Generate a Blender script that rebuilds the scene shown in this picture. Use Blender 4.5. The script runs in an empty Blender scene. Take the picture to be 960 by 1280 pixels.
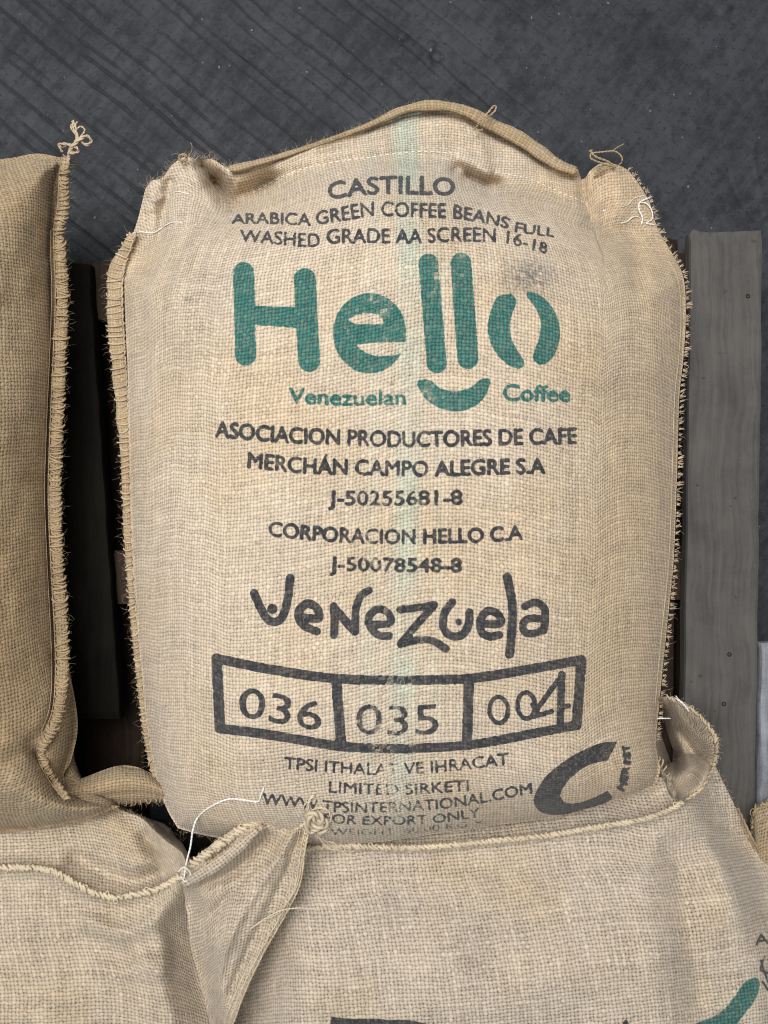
import bpy, math
import numpy as np
from mathutils import Vector

# ------------------------------------------------------------------ camera, light, exposure
ZREF = 0.33                 # height of the sack faces, where 1 photo pixel is 1 mm
DCAM = 0.95
HC = ZREF + DCAM
DECK = 0.14
scene = bpy.context.scene
col = scene.collection

cam_d = bpy.data.cameras.new("Camera")
cam = bpy.data.objects.new("Camera", cam_d)
col.objects.link(cam)
cam.location = (0, 0, HC)
cam.rotation_euler = (0, 0, 0)
cam_d.sensor_fit = 'VERTICAL'
cam_d.angle = 2 * math.atan(0.64 / DCAM)
cam_d.clip_start = 0.02
cam_d.clip_end = 60
scene.camera = cam

world = bpy.data.worlds.new("World")
scene.world = world
world.use_nodes = True
bg = world.node_tree.nodes["Background"]
bg.inputs["Color"].default_value = (0.93, 0.97, 1.0, 1)
bg.inputs["Strength"].default_value = 0.25

def area(name, loc, target, sx, sy, power, color):
    d = bpy.data.lights.new(name, 'AREA')
    d.shape = 'RECTANGLE'; d.size = sx; d.size_y = sy; d.energy = power; d.color = color
    o = bpy.data.objects.new(name, d); col.objects.link(o)
    o.location = loc
    o.rotation_euler = (Vector(target) - Vector(loc)).to_track_quat('-Z', 'Y').to_euler()
    return o
area("doorway_daylight", (-0.6, 0.75, 3.0), (0.0, 0.0, 0.2), 1.9, 1.9, 86, (1.0, 0.965, 0.92))

scene.view_settings.view_transform = 'Standard'
scene.view_settings.look = 'None'
scene.view_settings.exposure = 0.45
scene.view_settings.gamma = 1.0
scene.cycles.filter_width = 1.05
scene.render.resolution_x = 768
scene.render.resolution_y = 1024

rng = np.random.default_rng(11)

# ------------------------------------------------------------------ helpers
def unproj(px, py, z):
    """photo pixel + real height -> world point"""
    px = np.asarray(px, float); py = np.asarray(py, float); z = np.asarray(z, float)
    s = (HC - z) / DCAM * 0.001
    return np.stack([(px - 480) * s, (640 - py) * s, z + 0 * px], -1)

def smooth(a, b, x):
    t = np.clip((x - a) / (b - a), 0, 1)
    return t * t * (3 - 2 * t)

def cr(pts, n):
    """Catmull-Rom through pts (any dimension), resampled to n points of even arc length"""
    p = np.asarray(pts, float)
    if len(p) == 2:
        t = np.linspace(0, 1, n)[:, None]
        return p[0] * (1 - t) + p[1] * t
    q = np.vstack([2 * p[0] - p[1], p, 2 * p[-1] - p[-2]])
    out = []
    t = np.linspace(0, 1, 24, endpoint=False)[:, None]
    for i in range(1, len(q) - 2):
        a, b, c, d = q[i - 1], q[i], q[i + 1], q[i + 2]
        out.append(0.5 * (2 * b + (c - a) * t + (2 * a - 5 * b + 4 * c - d) * t ** 2 + (3 * b - a - 3 * c + d) * t ** 3))
    out.append(p[-1:])
    out = np.vstack(out)
    dl = np.linalg.norm(np.diff(out[:, :2], axis=0), axis=1) + 1e-9
    s = np.concatenate([[0], np.cumsum(dl)])
    ss = np.linspace(0, s[-1], n)
    return np.stack([np.interp(ss, s, out[:, k]) for k in range(out.shape[1])], -1)

def dist_poly(X, Y, pts, closed=False):
    p = np.asarray(pts, float)
    if closed: p = np.vstack([p, p[:1]])
    best = np.full(X.shape, 1e9)
    for a, b in zip(p[:-1], p[1:]):
        d = b - a; L = d @ d + 1e-9
        t = np.clip(((X - a[0]) * d[0] + (Y - a[1]) * d[1]) / L, 0, 1)
        np.minimum(best, (X - a[0] - t * d[0]) ** 2 + (Y - a[1] - t * d[1]) ** 2, out=best)
    return np.sqrt(best)

def inside(X, Y, pts):
    p = np.asarray(pts, float); q = np.roll(p, -1, 0)
    r = np.zeros(X.shape, bool)
    for a, b in zip(p, q):
        if a[1] == b[1]: continue
        c = ((a[1] > Y) != (b[1] > Y))
        r ^= c & (X < (b[0] - a[0]) * (Y - a[1]) / (b[1] - a[1]) + a[0])
    return r

def sd(X, Y, pts):
    d = dist_poly(X, Y, pts, True)
    return np.where(inside(X, Y, pts), d, -d)

class Waves:
    """smooth random relief made of many sine waves"""
    def __init__(self, seed, wavelength, n=18):
        r = np.random.default_rng(seed)
        a = r.uniform(0, 2 * np.pi, n); k = 2 * np.pi / (wavelength * r.uniform(0.7, 1.6, n))
        self.kx, self.ky, self.ph = k * np.cos(a), k * np.sin(a), r.uniform(0, 2 * np.pi, n)
        self.n = n
    def __call__(self, X, Y):
        o = np.zeros(np.shape(X))
        for a, b, c in zip(self.kx, self.ky, self.ph): o += np.sin(a * X + b * Y + c)
        return o / math.sqrt(self.n / 2)

def folds(X, Y, lst):
    X = np.asarray(X, float); Y = np.asarray(Y, float)
    z = np.zeros(np.shape(X))
    for pts, w, amp in lst:
        pts = cr(pts, 24)
        m = (X > pts[:, 0].min() - 3 * w) & (X < pts[:, 0].max() + 3 * w) & (Y > pts[:, 1].min() - 3 * w) & (Y < pts[:, 1].max() + 3 * w)
        if z.ndim == 0:
            if m: z = z + amp * np.exp(-(dist_poly(X, Y, pts) / w) ** 2)
            continue
        z[m] += amp * np.exp(-(dist_poly(X[m], Y[m], pts) / w) ** 2)
    return z

class SoftDist:
    """distance to a closed outline that rounds off at corners, cached on a 4-pixel raster"""
    def __init__(self, poly, pad=60, g=4.0):
        p = np.asarray(poly, float)
        q = cr(np.vstack([p, p[:1]]), int(np.hypot(*np.diff(np.vstack([p, p[:1]]), axis=0).T).sum() / 7))
        ds = 7.0
        self.x0, self.y0 = p.min(0) - pad; self.g = g
        x1, y1 = p.max(0) + pad
        X, Y = np.meshgrid(np.arange(self.x0, x1 + g, g), np.arange(self.y0, y1 + g, g))
        I = np.zeros(X.shape)
        for a in q: I += ds / ((X - a[0]) ** 2 + (Y - a[1]) ** 2 + 9.0) ** 3
        soft = (I / 1.178) ** (-1 / 5)
        hard = dist_poly(X, Y, p, True)
        w = smooth(8, 34, hard)
        d = hard * (1 - w) + soft * w
        self.d = np.where(inside(X, Y, p), d, -hard)
    def __call__(self, X, Y):
        fx = np.clip((X - self.x0) / self.g, 0, self.d.shape[1] - 1.001); fy = np.clip((Y - self.y0) / self.g, 0, self.d.shape[0] - 1.001)
        ix, iy = fx.astype(int), fy.astype(int); fx = fx - ix; fy = fy - iy
        d = self.d
        return d[iy, ix] * (1 - fx) * (1 - fy) + d[iy, ix + 1] * fx * (1 - fy) + d[iy + 1, ix] * (1 - fx) * fy + d[iy + 1, ix + 1] * fx * fy

def step_across(X, Y, pts, w):
    """0 on the left of a polyline drawn downwards, 1 on its right, soft over w pixels"""
    p = cr(pts, 60)
    xs = np.interp(Y, p[:, 1], p[:, 0])
    return smooth(-w, w, X - xs)

def coons(top, bot, left, right, nu, nv):
    T, B, L, R = cr(top, nu), cr(bot, nu), cr(left, nv), cr(right, nv)
    u = np.linspace(0, 1, nu)[None, :, None]; v = np.linspace(0, 1, nv)[:, None, None]
    return ((1 - v) * T[None] + v * B[None] + (1 - u) * L[:, None] + u * R[:, None]
            - (1 - u) * (1 - v) * T[0] - u * (1 - v) * T[-1] - (1 - u) * v * B[0] - u * v * B[-1])

def mesh_from(name, verts, quads, uv=None, attr=None, tris=None):
    me = bpy.data.meshes.new(name)
    verts = np.ascontiguousarray(verts, np.float32).reshape(-1, 3)
    quads = np.ascontiguousarray(quads, np.int32).reshape(-1, 4)
    nt = 0 if tris is None else len(tris)
    me.vertices.add(len(verts)); me.vertices.foreach_set("co", verts.ravel())
    nl = quads.size + nt * 3
    loops = quads.ravel() if nt == 0 else np.concatenate([quads.ravel(), np.asarray(tris, np.int32).ravel()])
    me.loops.add(nl); me.loops.foreach_set("vertex_index", loops)
    me.polygons.add(len(quads) + nt)
    starts = np.concatenate([np.arange(len(quads)) * 4, quads.size + np.arange(nt) * 3]).astype(np.int32)
    me.polygons.foreach_set("loop_start", starts)
    me.polygons.foreach_set("use_smooth", np.ones(len(quads) + nt, bool))
    me.update(calc_edges=True)
    if uv is not None:
        l = me.uv_layers.new(name="UVMap")
        l.data.foreach_set("uv", np.ascontiguousarray(uv, np.float32).reshape(-1, 2)[loops].ravel())
    if attr is not None:
        a = me.color_attributes.new("print", 'FLOAT_COLOR', 'POINT')
        a.data.foreach_set("color", np.ascontiguousarray(attr, np.float32).ravel())
    me.validate()
    return me

def obj(name, me, mat, parent=None, **props):
    o = bpy.data.objects.new(name, me)
    col.objects.link(o)
    if mat is not None and not me.materials: me.materials.append(mat)
    if parent is not None: o.parent = parent
    for k, v in props.items(): o[k] = v
    return o

def empty(name, loc, label, cat, group=None):
    o = bpy.data.objects.new(name, None); col.objects.link(o)
    o.empty_display_size = 0.05
    o["label"] = label; o["category"] = cat
    if group: o["group"] = group
    return o

def grid_quads(nu, nv):
    i = np.arange(nv - 1)[:, None] * nu + np.arange(nu - 1)[None, :]
    return np.stack([i, i + nu, i + nu + 1, i + 1], -1).reshape(-1, 4)

def arc_uv(V):
    du = np.linalg.norm(np.diff(V, axis=1), axis=2); dv = np.linalg.norm(np.diff(V, axis=0), axis=2)
    U = np.concatenate([np.zeros((V.shape[0], 1)), np.cumsum(du, 1)], 1)
    W = np.concatenate([np.zeros((1, V.shape[1])), np.cumsum(dv, 0)], 0)
    U -= U[:, V.shape[1] // 2][:, None]; W -= W[V.shape[0] // 2][None, :]
    return np.stack([U, -W], -1)

def sheet(name, P, Z, mat, parent, attr=None, uv_off=(0, 0), blur=1.0):
    V = unproj(P[..., 0], P[..., 1], Z)
    Zs = np.asarray(Z, float)
    for ax in (0, 1, 0, 1):
        r_ = max(1, int(22 * blur * Zs.shape[ax] / 800))
        pad = np.concatenate([np.repeat(Zs.take([0], ax), r_ + 1, ax), Zs, np.repeat(Zs.take([-1], ax), r_, ax)], ax)
        c_ = np.cumsum(pad, ax)
        n_ = Zs.shape[ax]
        Zs = (c_.take(np.arange(2 * r_ + 1, 2 * r_ + 1 + n_), ax) - c_.take(np.arange(0, n_), ax)) / (2 * r_ + 1)
    uv = arc_uv(unproj(P[..., 0], P[..., 1], Zs)) + np.asarray(uv_off)
    me = mesh_from(name, V, grid_quads(P.shape[1], P.shape[0]), uv, attr)
    return obj(name, me, mat, parent)

def back_shell(P, Z, mat, parent, low, step=6):
    """underside of a sack: from the same rim down to the boards"""
    iu = np.unique(np.append(np.arange(0, P.shape[1], step), P.shape[1] - 1))
    iv = np.unique(np.append(np.arange(0, P.shape[0], step), P.shape[0] - 1))
    V = unproj(P[..., 0], P[..., 1], Z)[np.ix_(iv, iu)]
    nu, nv = len(iu), len(iv)
    a = np.minimum(np.arange(nu), np.arange(nu)[::-1])[None, :] / (nu / 2)
    b = np.minimum(np.arange(nv), np.arange(nv)[::-1])[:, None] / (nv / 2)
    e = np.clip(np.minimum(a, b) * 4, 0, 1)
    V[..., 2] = V[..., 2] * (1 - e) ** 1.5 + low * (1 - (1 - e) ** 1.5)
    uv = arc_uv(V)
    q = grid_quads(nu, nv)[:, ::-1]
    return obj("back_panel", mesh_from("back_panel", V, q, uv), mat, parent)

class Tubes:
    """collects many thin tubes and links them as one mesh"""
    def __init__(self): self.v = []; self.q = []; self.t = []; self.uv = []; self.n = 0
    def add(self, pts, rad, sides=5):
        """pts [M,K,3], rad [M,K] or scalar"""
        pts = np.asarray(pts, float)
        if pts.ndim == 2: pts = pts[None]
        M, K, _ = pts.shape
        rad = np.broadcast_to(np.asarray(rad, float), (M, K))
        tan = np.gradient(pts, axis=1)
        tan /= np.linalg.norm(tan, axis=2, keepdims=True) + 1e-12
        ref = np.broadcast_to(np.array([0.13, 0.21, 0.97]), tan.shape).copy()
        m = np.abs((tan * ref).sum(-1)) > 0.93
        ref[m] = (0.95, 0.2, 0.1)
        n1 = np.cross(tan, ref); n1 /= np.linalg.norm(n1, axis=2, keepdims=True) + 1e-12
        n2 = np.cross(tan, n1)
        a = np.arange(sides) * 2 * np.pi / sides
        ring = pts[:, :, None] + rad[:, :, None, None] * (np.cos(a)[:, None] * n1[:, :, None] + np.sin(a)[:, None] * n2[:, :, None])
        base = self.n + np.arange(M)[:, None, None] * (K * sides)
        k = np.arange(K - 1)[None, :, None] * sides; s = np.arange(sides)[None, None, :]; s2 = (s + 1) % sides
        q = np.stack([base + k + s, base + k + s2, base + k + sides + s2, base + k + sides + s], -1)
        L = np.concatenate([np.zeros((M, 1)), np.cumsum(np.linalg.norm(np.diff(pts, axis=1), axis=2), 1)], 1)
        uv = np.stack([np.broadcast_to(a * 0.002, (M, K, sides)), np.broadcast_to(L[:, :, None], (M, K, sides))], -1)
        self.v.append(ring.reshape(-1, 3)); self.q.append(q.reshape(-1, 4)); self.uv.append(uv.reshape(-1, 2))
        self.n += M * K * sides
        # end caps
        if sides >= 4:
            for kk, flip in ((0, False), (K - 1, True)):
                f = (self.n - M * K * sides) + np.arange(M)[:, None] * (K * sides) + kk * sides
                t = np.stack([np.stack([f[:, 0], f[:, 0] + i, f[:, 0] + i + 1], -1) for i in range(1, sides - 1)], 1).reshape(-1, 3)
                self.t.append(t[:, ::-1] if not flip else t)
    def build(self, name, mat, parent, **props):
        t = np.vstack(self.t) if self.t else None
        me = mesh_from(name, np.vstack(self.v), np.vstack(self.q), np.vstack(self.uv), tris=t)
        return obj(name, me, mat, parent, **props)

def px_path(pts, n, zf, lift=0.0):
    """pixel polyline laid on a height function"""
    p = cr(pts, n)
    z = zf(p[:, 0], p[:, 1]) + lift
    return unproj(p[:, 0], p[:, 1], z)

def thread(tubes, pts, r, n=40, zf=None, jitter=0.0, over=None):
    """pts: (px, py, z) or (px, py, lift) when zf is given; two plied strands"""
    p = cr(pts, n)
    z = p[:, 2] if zf is None else zf(p[:, 0], p[:, 1]) + p[:, 2]
    if over is not None: z = np.maximum(z, over(p[:, 0], p[:, 1]) + r * 1.2)
    W = unproj(p[:, 0], p[:, 1], z)
    if jitter: W = W + rng.normal(0, jitter, W.shape)
    L = np.linspace(0, 1, n) * np.linalg.norm(np.diff(W, axis=0), axis=1).sum()
    tn = np.gradient(W, axis=0); tn /= np.linalg.norm(tn, axis=1, keepdims=True) + 1e-12
    n1 = np.cross(tn, (0.1, 0.2, 1.0)); n1 /= np.linalg.norm(n1, axis=1, keepdims=True) + 1e-12
    n2 = np.cross(tn, n1)
    for ph in (0, np.pi):
        a = L / (r * 9) * 2 * np.pi + ph
        tubes.add(W + r * 0.5 * (np.cos(a)[:, None] * n1 + np.sin(a)[:, None] * n2), r * 0.62, 5)

def one(name, mat, parent, pts, r, n=40, zf=None, over=None):
    tb_ = Tubes(); thread(tb_, pts, r, n, zf, 0.0, over)
    return tb_.build(name, mat, parent)

def fibres(tubes, px, py, z, ang, length, r=0.00016, curl=0.5, rise=0.3, K=5):
    """loose hairs: start pixels, heights, directions in the picture plane (radians), lengths in metres"""
    M = len(px)
    S = unproj(px, py, z)
    t = np.linspace(0, 1, K)[None, :]
    bend = rng.normal(0, curl, M)[:, None]
    a = ang[:, None] + bend * t * 2
    stepl = length[:, None] / (K - 1)
    dx = np.cos(a) * stepl; dy = -np.sin(a) * stepl
    up = rng.normal(rise, 0.35, M)[:, None] * stepl * (1 - t * 0.8)
    X = S[:, 0:1] + np.cumsum(np.concatenate([np.zeros((M, 1)), dx[:, 1:]], 1), 1)
    Y = S[:, 1:2] + np.cumsum(np.concatenate([np.zeros((M, 1)), dy[:, 1:]], 1), 1)
    Zz = S[:, 2:3] + np.cumsum(np.concatenate([np.zeros((M, 1)), up[:, 1:]], 1), 1)
    rr = r * rng.uniform(0.6, 1.3, M)[:, None] * (1 - 0.6 * t)
    tubes.add(np.stack([X, Y, Zz], -1), rr, 3)

# ------------------------------------------------------------------ materials
class NT:
    def __init__(self, name):
        self.mat = bpy.data.materials.new(name); self.mat.use_nodes = True
        self.t = self.mat.node_tree; self.n = self.t.nodes
        self.n.clear()
        self.out = self.n.new("ShaderNodeOutputMaterial")
        self.bsdf = self.n.new("ShaderNodeBsdfPrincipled")
        self.t.links.new(self.bsdf.outputs[0], self.out.inputs[0])
    def put(self, sock, v):
        if hasattr(v, "is_output"): self.t.links.new(v, sock)
        elif isinstance(v, tuple) and len(v) == 3 and sock.type == 'RGBA': sock.default_value = (*v, 1)
        else: sock.default_value = v
    def m(self, op, a, b=None, c=None, clamp=False):
        n = self.n.new("ShaderNodeMath"); n.operation = op; n.use_clamp = clamp
        for i, v in enumerate((a, b, c)):
            if v is not None: self.put(n.inputs[i], v)
        return n.outputs[0]
    def ss(self, a, b, x):
        n = self.n.new("ShaderNodeMapRange"); n.interpolation_type = 'SMOOTHSTEP'
        self.put(n.inputs[0], x); self.put(n.inputs[1], a); self.put(n.inputs[2], b)
        return n.outputs[0]
    def rng(self, x, a, b, c, d):
        n = self.n.new("ShaderNodeMapRange")
        for i, v in enumerate((x, a, b, c, d)): self.put(n.inputs[i], v)
        return n.outputs[0]
    def mix(self, f, a, b, mode='MIX'):
        n = self.n.new("ShaderNodeMix"); n.data_type = 'RGBA'; n.blend_type = mode
        self.put(n.inputs[0], f); self.put(n.inputs[6], a); self.put(n.inputs[7], b)
        return n.outputs[2]
    def noise(self, vec, scale, detail=2.0, rough=0.5, out=0):
        n = self.n.new("ShaderNodeTexNoise")
        if vec is not None: self.put(n.inputs["Vector"], vec)
        n.inputs["Scale"].default_value = scale; n.inputs["Detail"].default_value = detail
        n.inputs["Roughness"].default_value = rough
        return n.outputs[out]
    def xyz(self, x, y, z=0.0):
        n = self.n.new("ShaderNodeCombineXYZ")
        for i, v in enumerate((x, y, z)): self.put(n.inputs[i], v)
        return n.outputs[0]
    def sep(self, v):
        n = self.n.new("ShaderNodeSeparateXYZ"); self.put(n.inputs[0], v)
        return n.outputs
    def bump(self, h, dist, strength=1.0):
        n = self.n.new("ShaderNodeBump"); self.put(n.inputs["Height"], h)
        n.inputs["Distance"].default_value = dist; n.inputs["Strength"].default_value = strength
        self.t.links.new(n.outputs[0], self.bsdf.inputs["Normal"])
    def set(self, **k):
        for a, v in k.items(): self.put(self.bsdf.inputs[a.replace("_", " ")], v)

def burlap(name, tan, pitch_u=0.0045, pitch_v=0.0045, width=0.88, printed=False, holes=1.0, warm=0.5, warm_right=False):
    N = NT(name)
    uvn = N.n.new("ShaderNodeUVMap"); uvn.uv_map = "UVMap"
    uv = uvn.outputs[0]
    u, v, _ = N.sep(uv)
    wob = N.sep(N.noise(uv, 38.0, 2.0, 0.5, out=1))
    wob2 = N.sep(N.noise(uv, 210.0, 1.0, 0.5, out=1))
    s = N.m('ADD', N.m('DIVIDE', u, pitch_u), N.m('ADD', N.m('MULTIPLY', N.m('SUBTRACT', wob[0], .5), .8), N.m('MULTIPLY', N.m('SUBTRACT', wob2[0], .5), .8)))
    t = N.m('ADD', N.m('DIVIDE', v, pitch_v), N.m('ADD', N.m('MULTIPLY', N.m('SUBTRACT', wob[1], .5), .8), N.m('MULTIPLY', N.m('SUBTRACT', wob2[1], .5), .8)))
    i, j = N.m('FLOOR', s), N.m('FLOOR', t)
    fs, ft = N.m('SUBTRACT', N.m('FRACT', s), .5), N.m('SUBTRACT', N.m('FRACT', t), .5)
    # every thread has its own thickness and shade, changing along its length
    nw = N.noise(N.xyz(N.m('MULTIPLY', i, 7.31), N.m('MULTIPLY', t, .06), 3.0), 1.0, 5.0, .72)
    nf = N.noise(N.xyz(N.m('MULTIPLY', s, .06), N.m('MULTIPLY', j, 5.77), 9.0), 1.0, 5.0, .72)
    ww = N.rng(nw, .25, .75, width - .26, width + .2)
    wf = N.rng(nf, .25, .75, width - .26, width + .2)
    ps = N.m('SUBTRACT', 1.0, N.m('POWER', N.m('ABSOLUTE', N.m('DIVIDE', N.m('MULTIPLY', fs, 2.0), ww)), 2.0))
    pt = N.m('SUBTRACT', 1.0, N.m('POWER', N.m('ABSOLUTE', N.m('DIVIDE', N.m('MULTIPLY', ft, 2.0), wf)), 2.0))
    sgi = N.m('COSINE', N.m('MULTIPLY', i, math.pi)); sgj = N.m('COSINE', N.m('MULTIPLY', j, math.pi))
    ow = N.m('MULTIPLY', N.m('COSINE', N.m('MULTIPLY', N.m('SUBTRACT', t, .5), math.pi)), sgi)
    of = N.m('MULTIPLY', N.m('MULTIPLY', N.m('COSINE', N.m('MULTIPLY', N.m('SUBTRACT', s, .5), math.pi)), sgj), -1.0)
    hw = N.m('ADD', N.m('MULTIPLY', ps, .6), N.m('MULTIPLY', ow, .42))
    hf = N.m('ADD', N.m('MULTIPLY', pt, .6), N.m('MULTIPLY', of, .42))
    h = N.m('MAXIMUM', hw, hf)
    top_w = N.ss(-.1, .1, N.m('SUBTRACT', hw, hf))
    fib = N.noise(uv, 1500.0, 2.0, .6)
    big = N.noise(uv, 5.0, 3.0, .6)
    med = N.noise(uv, 30.0, 3.0, .65)
    # colour
    shade_w = N.rng(nw, .28, .72, .70, 1.24); shade_f = N.rng(nf, .28, .72, .72, 1.23)
    shade = N.m('ADD', N.m('MULTIPLY', top_w, shade_w), N.m('MULTIPLY', N.m('SUBTRACT', 1.0, top_w), shade_f))
    shade = N.m('MULTIPLY', shade, N.rng(fib, .25, .75, .72, 1.22))
    shade = N.m('MULTIPLY', shade, N.rng(med, .25, .75, .96, 1.03))
    shade = N.m('MULTIPLY', shade, N.rng(h, .1, 1.0, .69, 1.16))
    ochre = tuple(c * k for c, k in zip(tan, (1.0, .96, .89)))
    pale = tuple(min(1, c * k) for c, k in zip(tan, (1.02, 1.03, 1.06)))
    base = N.mix(N.ss(.36 + (.5 - warm) * .3, .66 + (.5 - warm) * .3, big), pale, ochre)
    if warm_right:  # base turns warmer and darker towards the right
        base = N.mix(N.m('MULTIPLY', N.ss(.06, .36, N.m('ADD', u, N.m('MULTIPLY', N.m('SUBTRACT', big, .5), .3))), .65), base, tuple(c * k for c, k in zip(tan, (.95, .85, .70))))
    if printed:
        at = N.n.new("ShaderNodeAttribute"); at.attribute_name = "print"; at.attribute_type = 'GEOMETRY'
        pr = N.n.new("ShaderNodeSeparateColor"); N.t.links.new(at.outputs["Color"], pr.inputs[0])
        ink_t, ink_k, stripe = pr.outputs; dirt = at.outputs["Alpha"]
        # the dyed warp threads of the stripe
        base = N.mix(N.m('MULTIPLY', stripe, N.rng(top_w, 0, 1, .35, 1.0)), base, (.38, .52, .44))
        base = N.mix(N.m('MULTIPLY', dirt, N.ss(.3, .62, N.noise(uv, 160.0, 3.0, .7))), base, (.10, .105, .115))
    shn = N.n.new("ShaderNodeCombineColor")
    for k in range(3): N.put(shn.inputs[k], shade)
    c = N.mix(1.0, base, shn.outputs[0], 'MULTIPLY')
    if printed:
        blot = N.noise(uv, 240.0, 4.0, .75)
        wn = N.n.new("ShaderNodeTexWhiteNoise"); wn.noise_dimensions = '3D'
        N.put(wn.inputs["Vector"], N.xyz(i, j, N.m('ROUND', top_w)))
        cell = N.m('SUBTRACT', wn.outputs["Value"], .5)
        wet = N.m('ADD', N.m('ADD', N.m('MULTIPLY', h, .26), N.m('MULTIPLY', cell, .42)), N.m('MULTIPLY', N.m('SUBTRACT', blot, .5), 1.0))
        def amount(k):
            q = N.m('ADD', k, N.m('MULTIPLY', N.m('SUBTRACT', wet, .10), N.m('MULTIPLY', N.ss(0.02, .3, k), .75)))
            return N.m('MULTIPLY', N.ss(.26, .72, q), N.m('ADD', .92, N.m('MULTIPLY', cell, .12)))
        tone = N.m('MULTIPLY', N.ss(-.1, 1.1, h), N.rng(shade, .6, 1.2, .45, 1.2))
        teal = N.mix(tone, (.002, .042, .042), (.014, .165, .145))
        black = N.mix(tone, (.003, .005, .009), (.022, .031, .046))
        c = N.mix(amount(ink_t), c, teal)
        c = N.mix(amount(ink_k), c, black)
    hole = N.m('MULTIPLY', N.m('SUBTRACT', 1.0, N.ss(-.16, .22, h)), N.m('MULTIPLY', N.rng(N.noise(uv, 330.0, 2.0, .6), .3, .7, .45, 1.15), holes))
    c = N.mix(hole, c, (.050, .034, .019))
    N.set(Base_Color=c, Roughness=.93, Specular_IOR_Level=.15, Sheen_Weight=.12, Sheen_Roughness=.6)
    hh = N.m('ADD', h, N.m('MULTIPLY', fib, .35))
    N.bump(hh, .0008, 1.0)
    return N.mat

def jute(name, tan, var=.25):
    """plied jute for stitches, twine and loose hairs"""
    N = NT(name)
    tc = N.n.new("ShaderNodeTexCoord").outputs["Object"]
    a = N.noise(tc, 900.0, 2.0, .6); b = N.noise(tc, 40.0, 2.0, .5)
    f = N.m('ADD', N.m('MULTIPLY', a, .6), N.m('MULTIPLY', b, .4))
    dark = tuple(c * (1 - 1.7 * var) for c in tan); lite = tuple(min(1, c * (1 + var)) for c in tan)
    N.set(Base_Color=N.mix(N.ss(.3, .7, f), dark, lite), Roughness=.9, Specular_IOR_Level=.15)
    N.bump(a, .0004, .6)
    return N.mat

TAN = (.548, .455, .343)
M_MAIN = burlap("burlap_printed", TAN, printed=True, warm=.4, warm_right=True)
M_BACK = burlap("burlap_plain", TAN, warm=.6)
M_LEFT = burlap("burlap_brown", (.36, .275, .172), .0050, .0047, width=.80, warm=.6)
M_LOW = burlap("burlap_grey", (.515, .436, .34), .0050, .0046, width=.80, printed=True, warm=.25)
M_LOW2 = burlap("burlap_grey_plain", (.50, .415, .31), .0050, .0046, width=.82, warm=.3)
M_HEM = burlap("burlap_hem", (.42, .325, .205), .0042, .0042, width=.95, holes=.7, warm=.6)
M_TWINE = jute("jute_stitch", (.50, .40, .28))
M_TWINE_DK = jute("jute_stitch_brown", (.40, .30, .185))
M_TWINE_LT = jute("jute_stitch_pale", (.62, .53, .39), .18)
M_WHITE = jute("cotton_white", (.78, .77, .74), .1)
M_HAIR = jute("jute_hair", (.58, .48, .34), .2)

def concrete():
    N = NT("dark_concrete")
    tc = N.n.new("ShaderNodeTexCoord").outputs["Object"]
    a = N.noise(tc, 7.0, 5.0, .6); b = N.noise(tc, 45.0, 5.0, .7); g = N.noise(tc, 420.0, 4.0, .75)
    spots = N.noise(tc, 120.0, 2.0, .5)
    x, y, z = N.sep(tc)
    # trowel scuffs: noise stretched along one direction
    d1 = N.m('ADD', N.m('MULTIPLY', x, .62), N.m('MULTIPLY', y, .78)); d2 = N.m('SUBTRACT', N.m('MULTIPLY', x, .78), N.m('MULTIPLY', y, .62))
    scuff = N.noise(N.xyz(N.m('MULTIPLY', d1, 9.0), N.m('MULTIPLY', d2, 60.0), 0.0), 1.0, 4.0, .65)
    f = N.m('ADD', N.m('MULTIPLY', a, .32), N.m('ADD', N.m('MULTIPLY', b, .28), N.m('ADD', N.m('MULTIPLY', g, .22), N.m('MULTIPLY', scuff, .22))))
    c = N.mix(N.ss(.43, .60, f), (.017, .0190, .023), (.042, .0465, .055))
    c = N.mix(N.m('MULTIPLY', N.ss(.60, .70, spots), .75), c, (.014, .015, .018))
    c = N.mix(N.m('MULTIPLY', N.ss(.765, .785, N.noise(tc, 110.0, 1.0)), .7), c, (.20, .21, .22))
    ga = N.n.new("ShaderNodeAttribute"); ga.attribute_name = "print"; ga.attribute_type = 'GEOMETRY'
    c = N.mix(N.m('MULTIPLY', ga.outputs["Fac"], N.rng(b, .3, .7, .9, 2.4), clamp=True), c, (.012, .013, .015))
    N.set(Base_Color=c, Roughness=N.rng(f, .3, .7, .75, .55), Specular_IOR_Level=.25)
    N.bump(N.m('ADD', N.m('MULTIPLY', b, .8), N.m('ADD', N.m('MULTIPLY', g, .25), N.m('MULTIPLY', scuff, .6))), .002, .7)
    return N.mat

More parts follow.
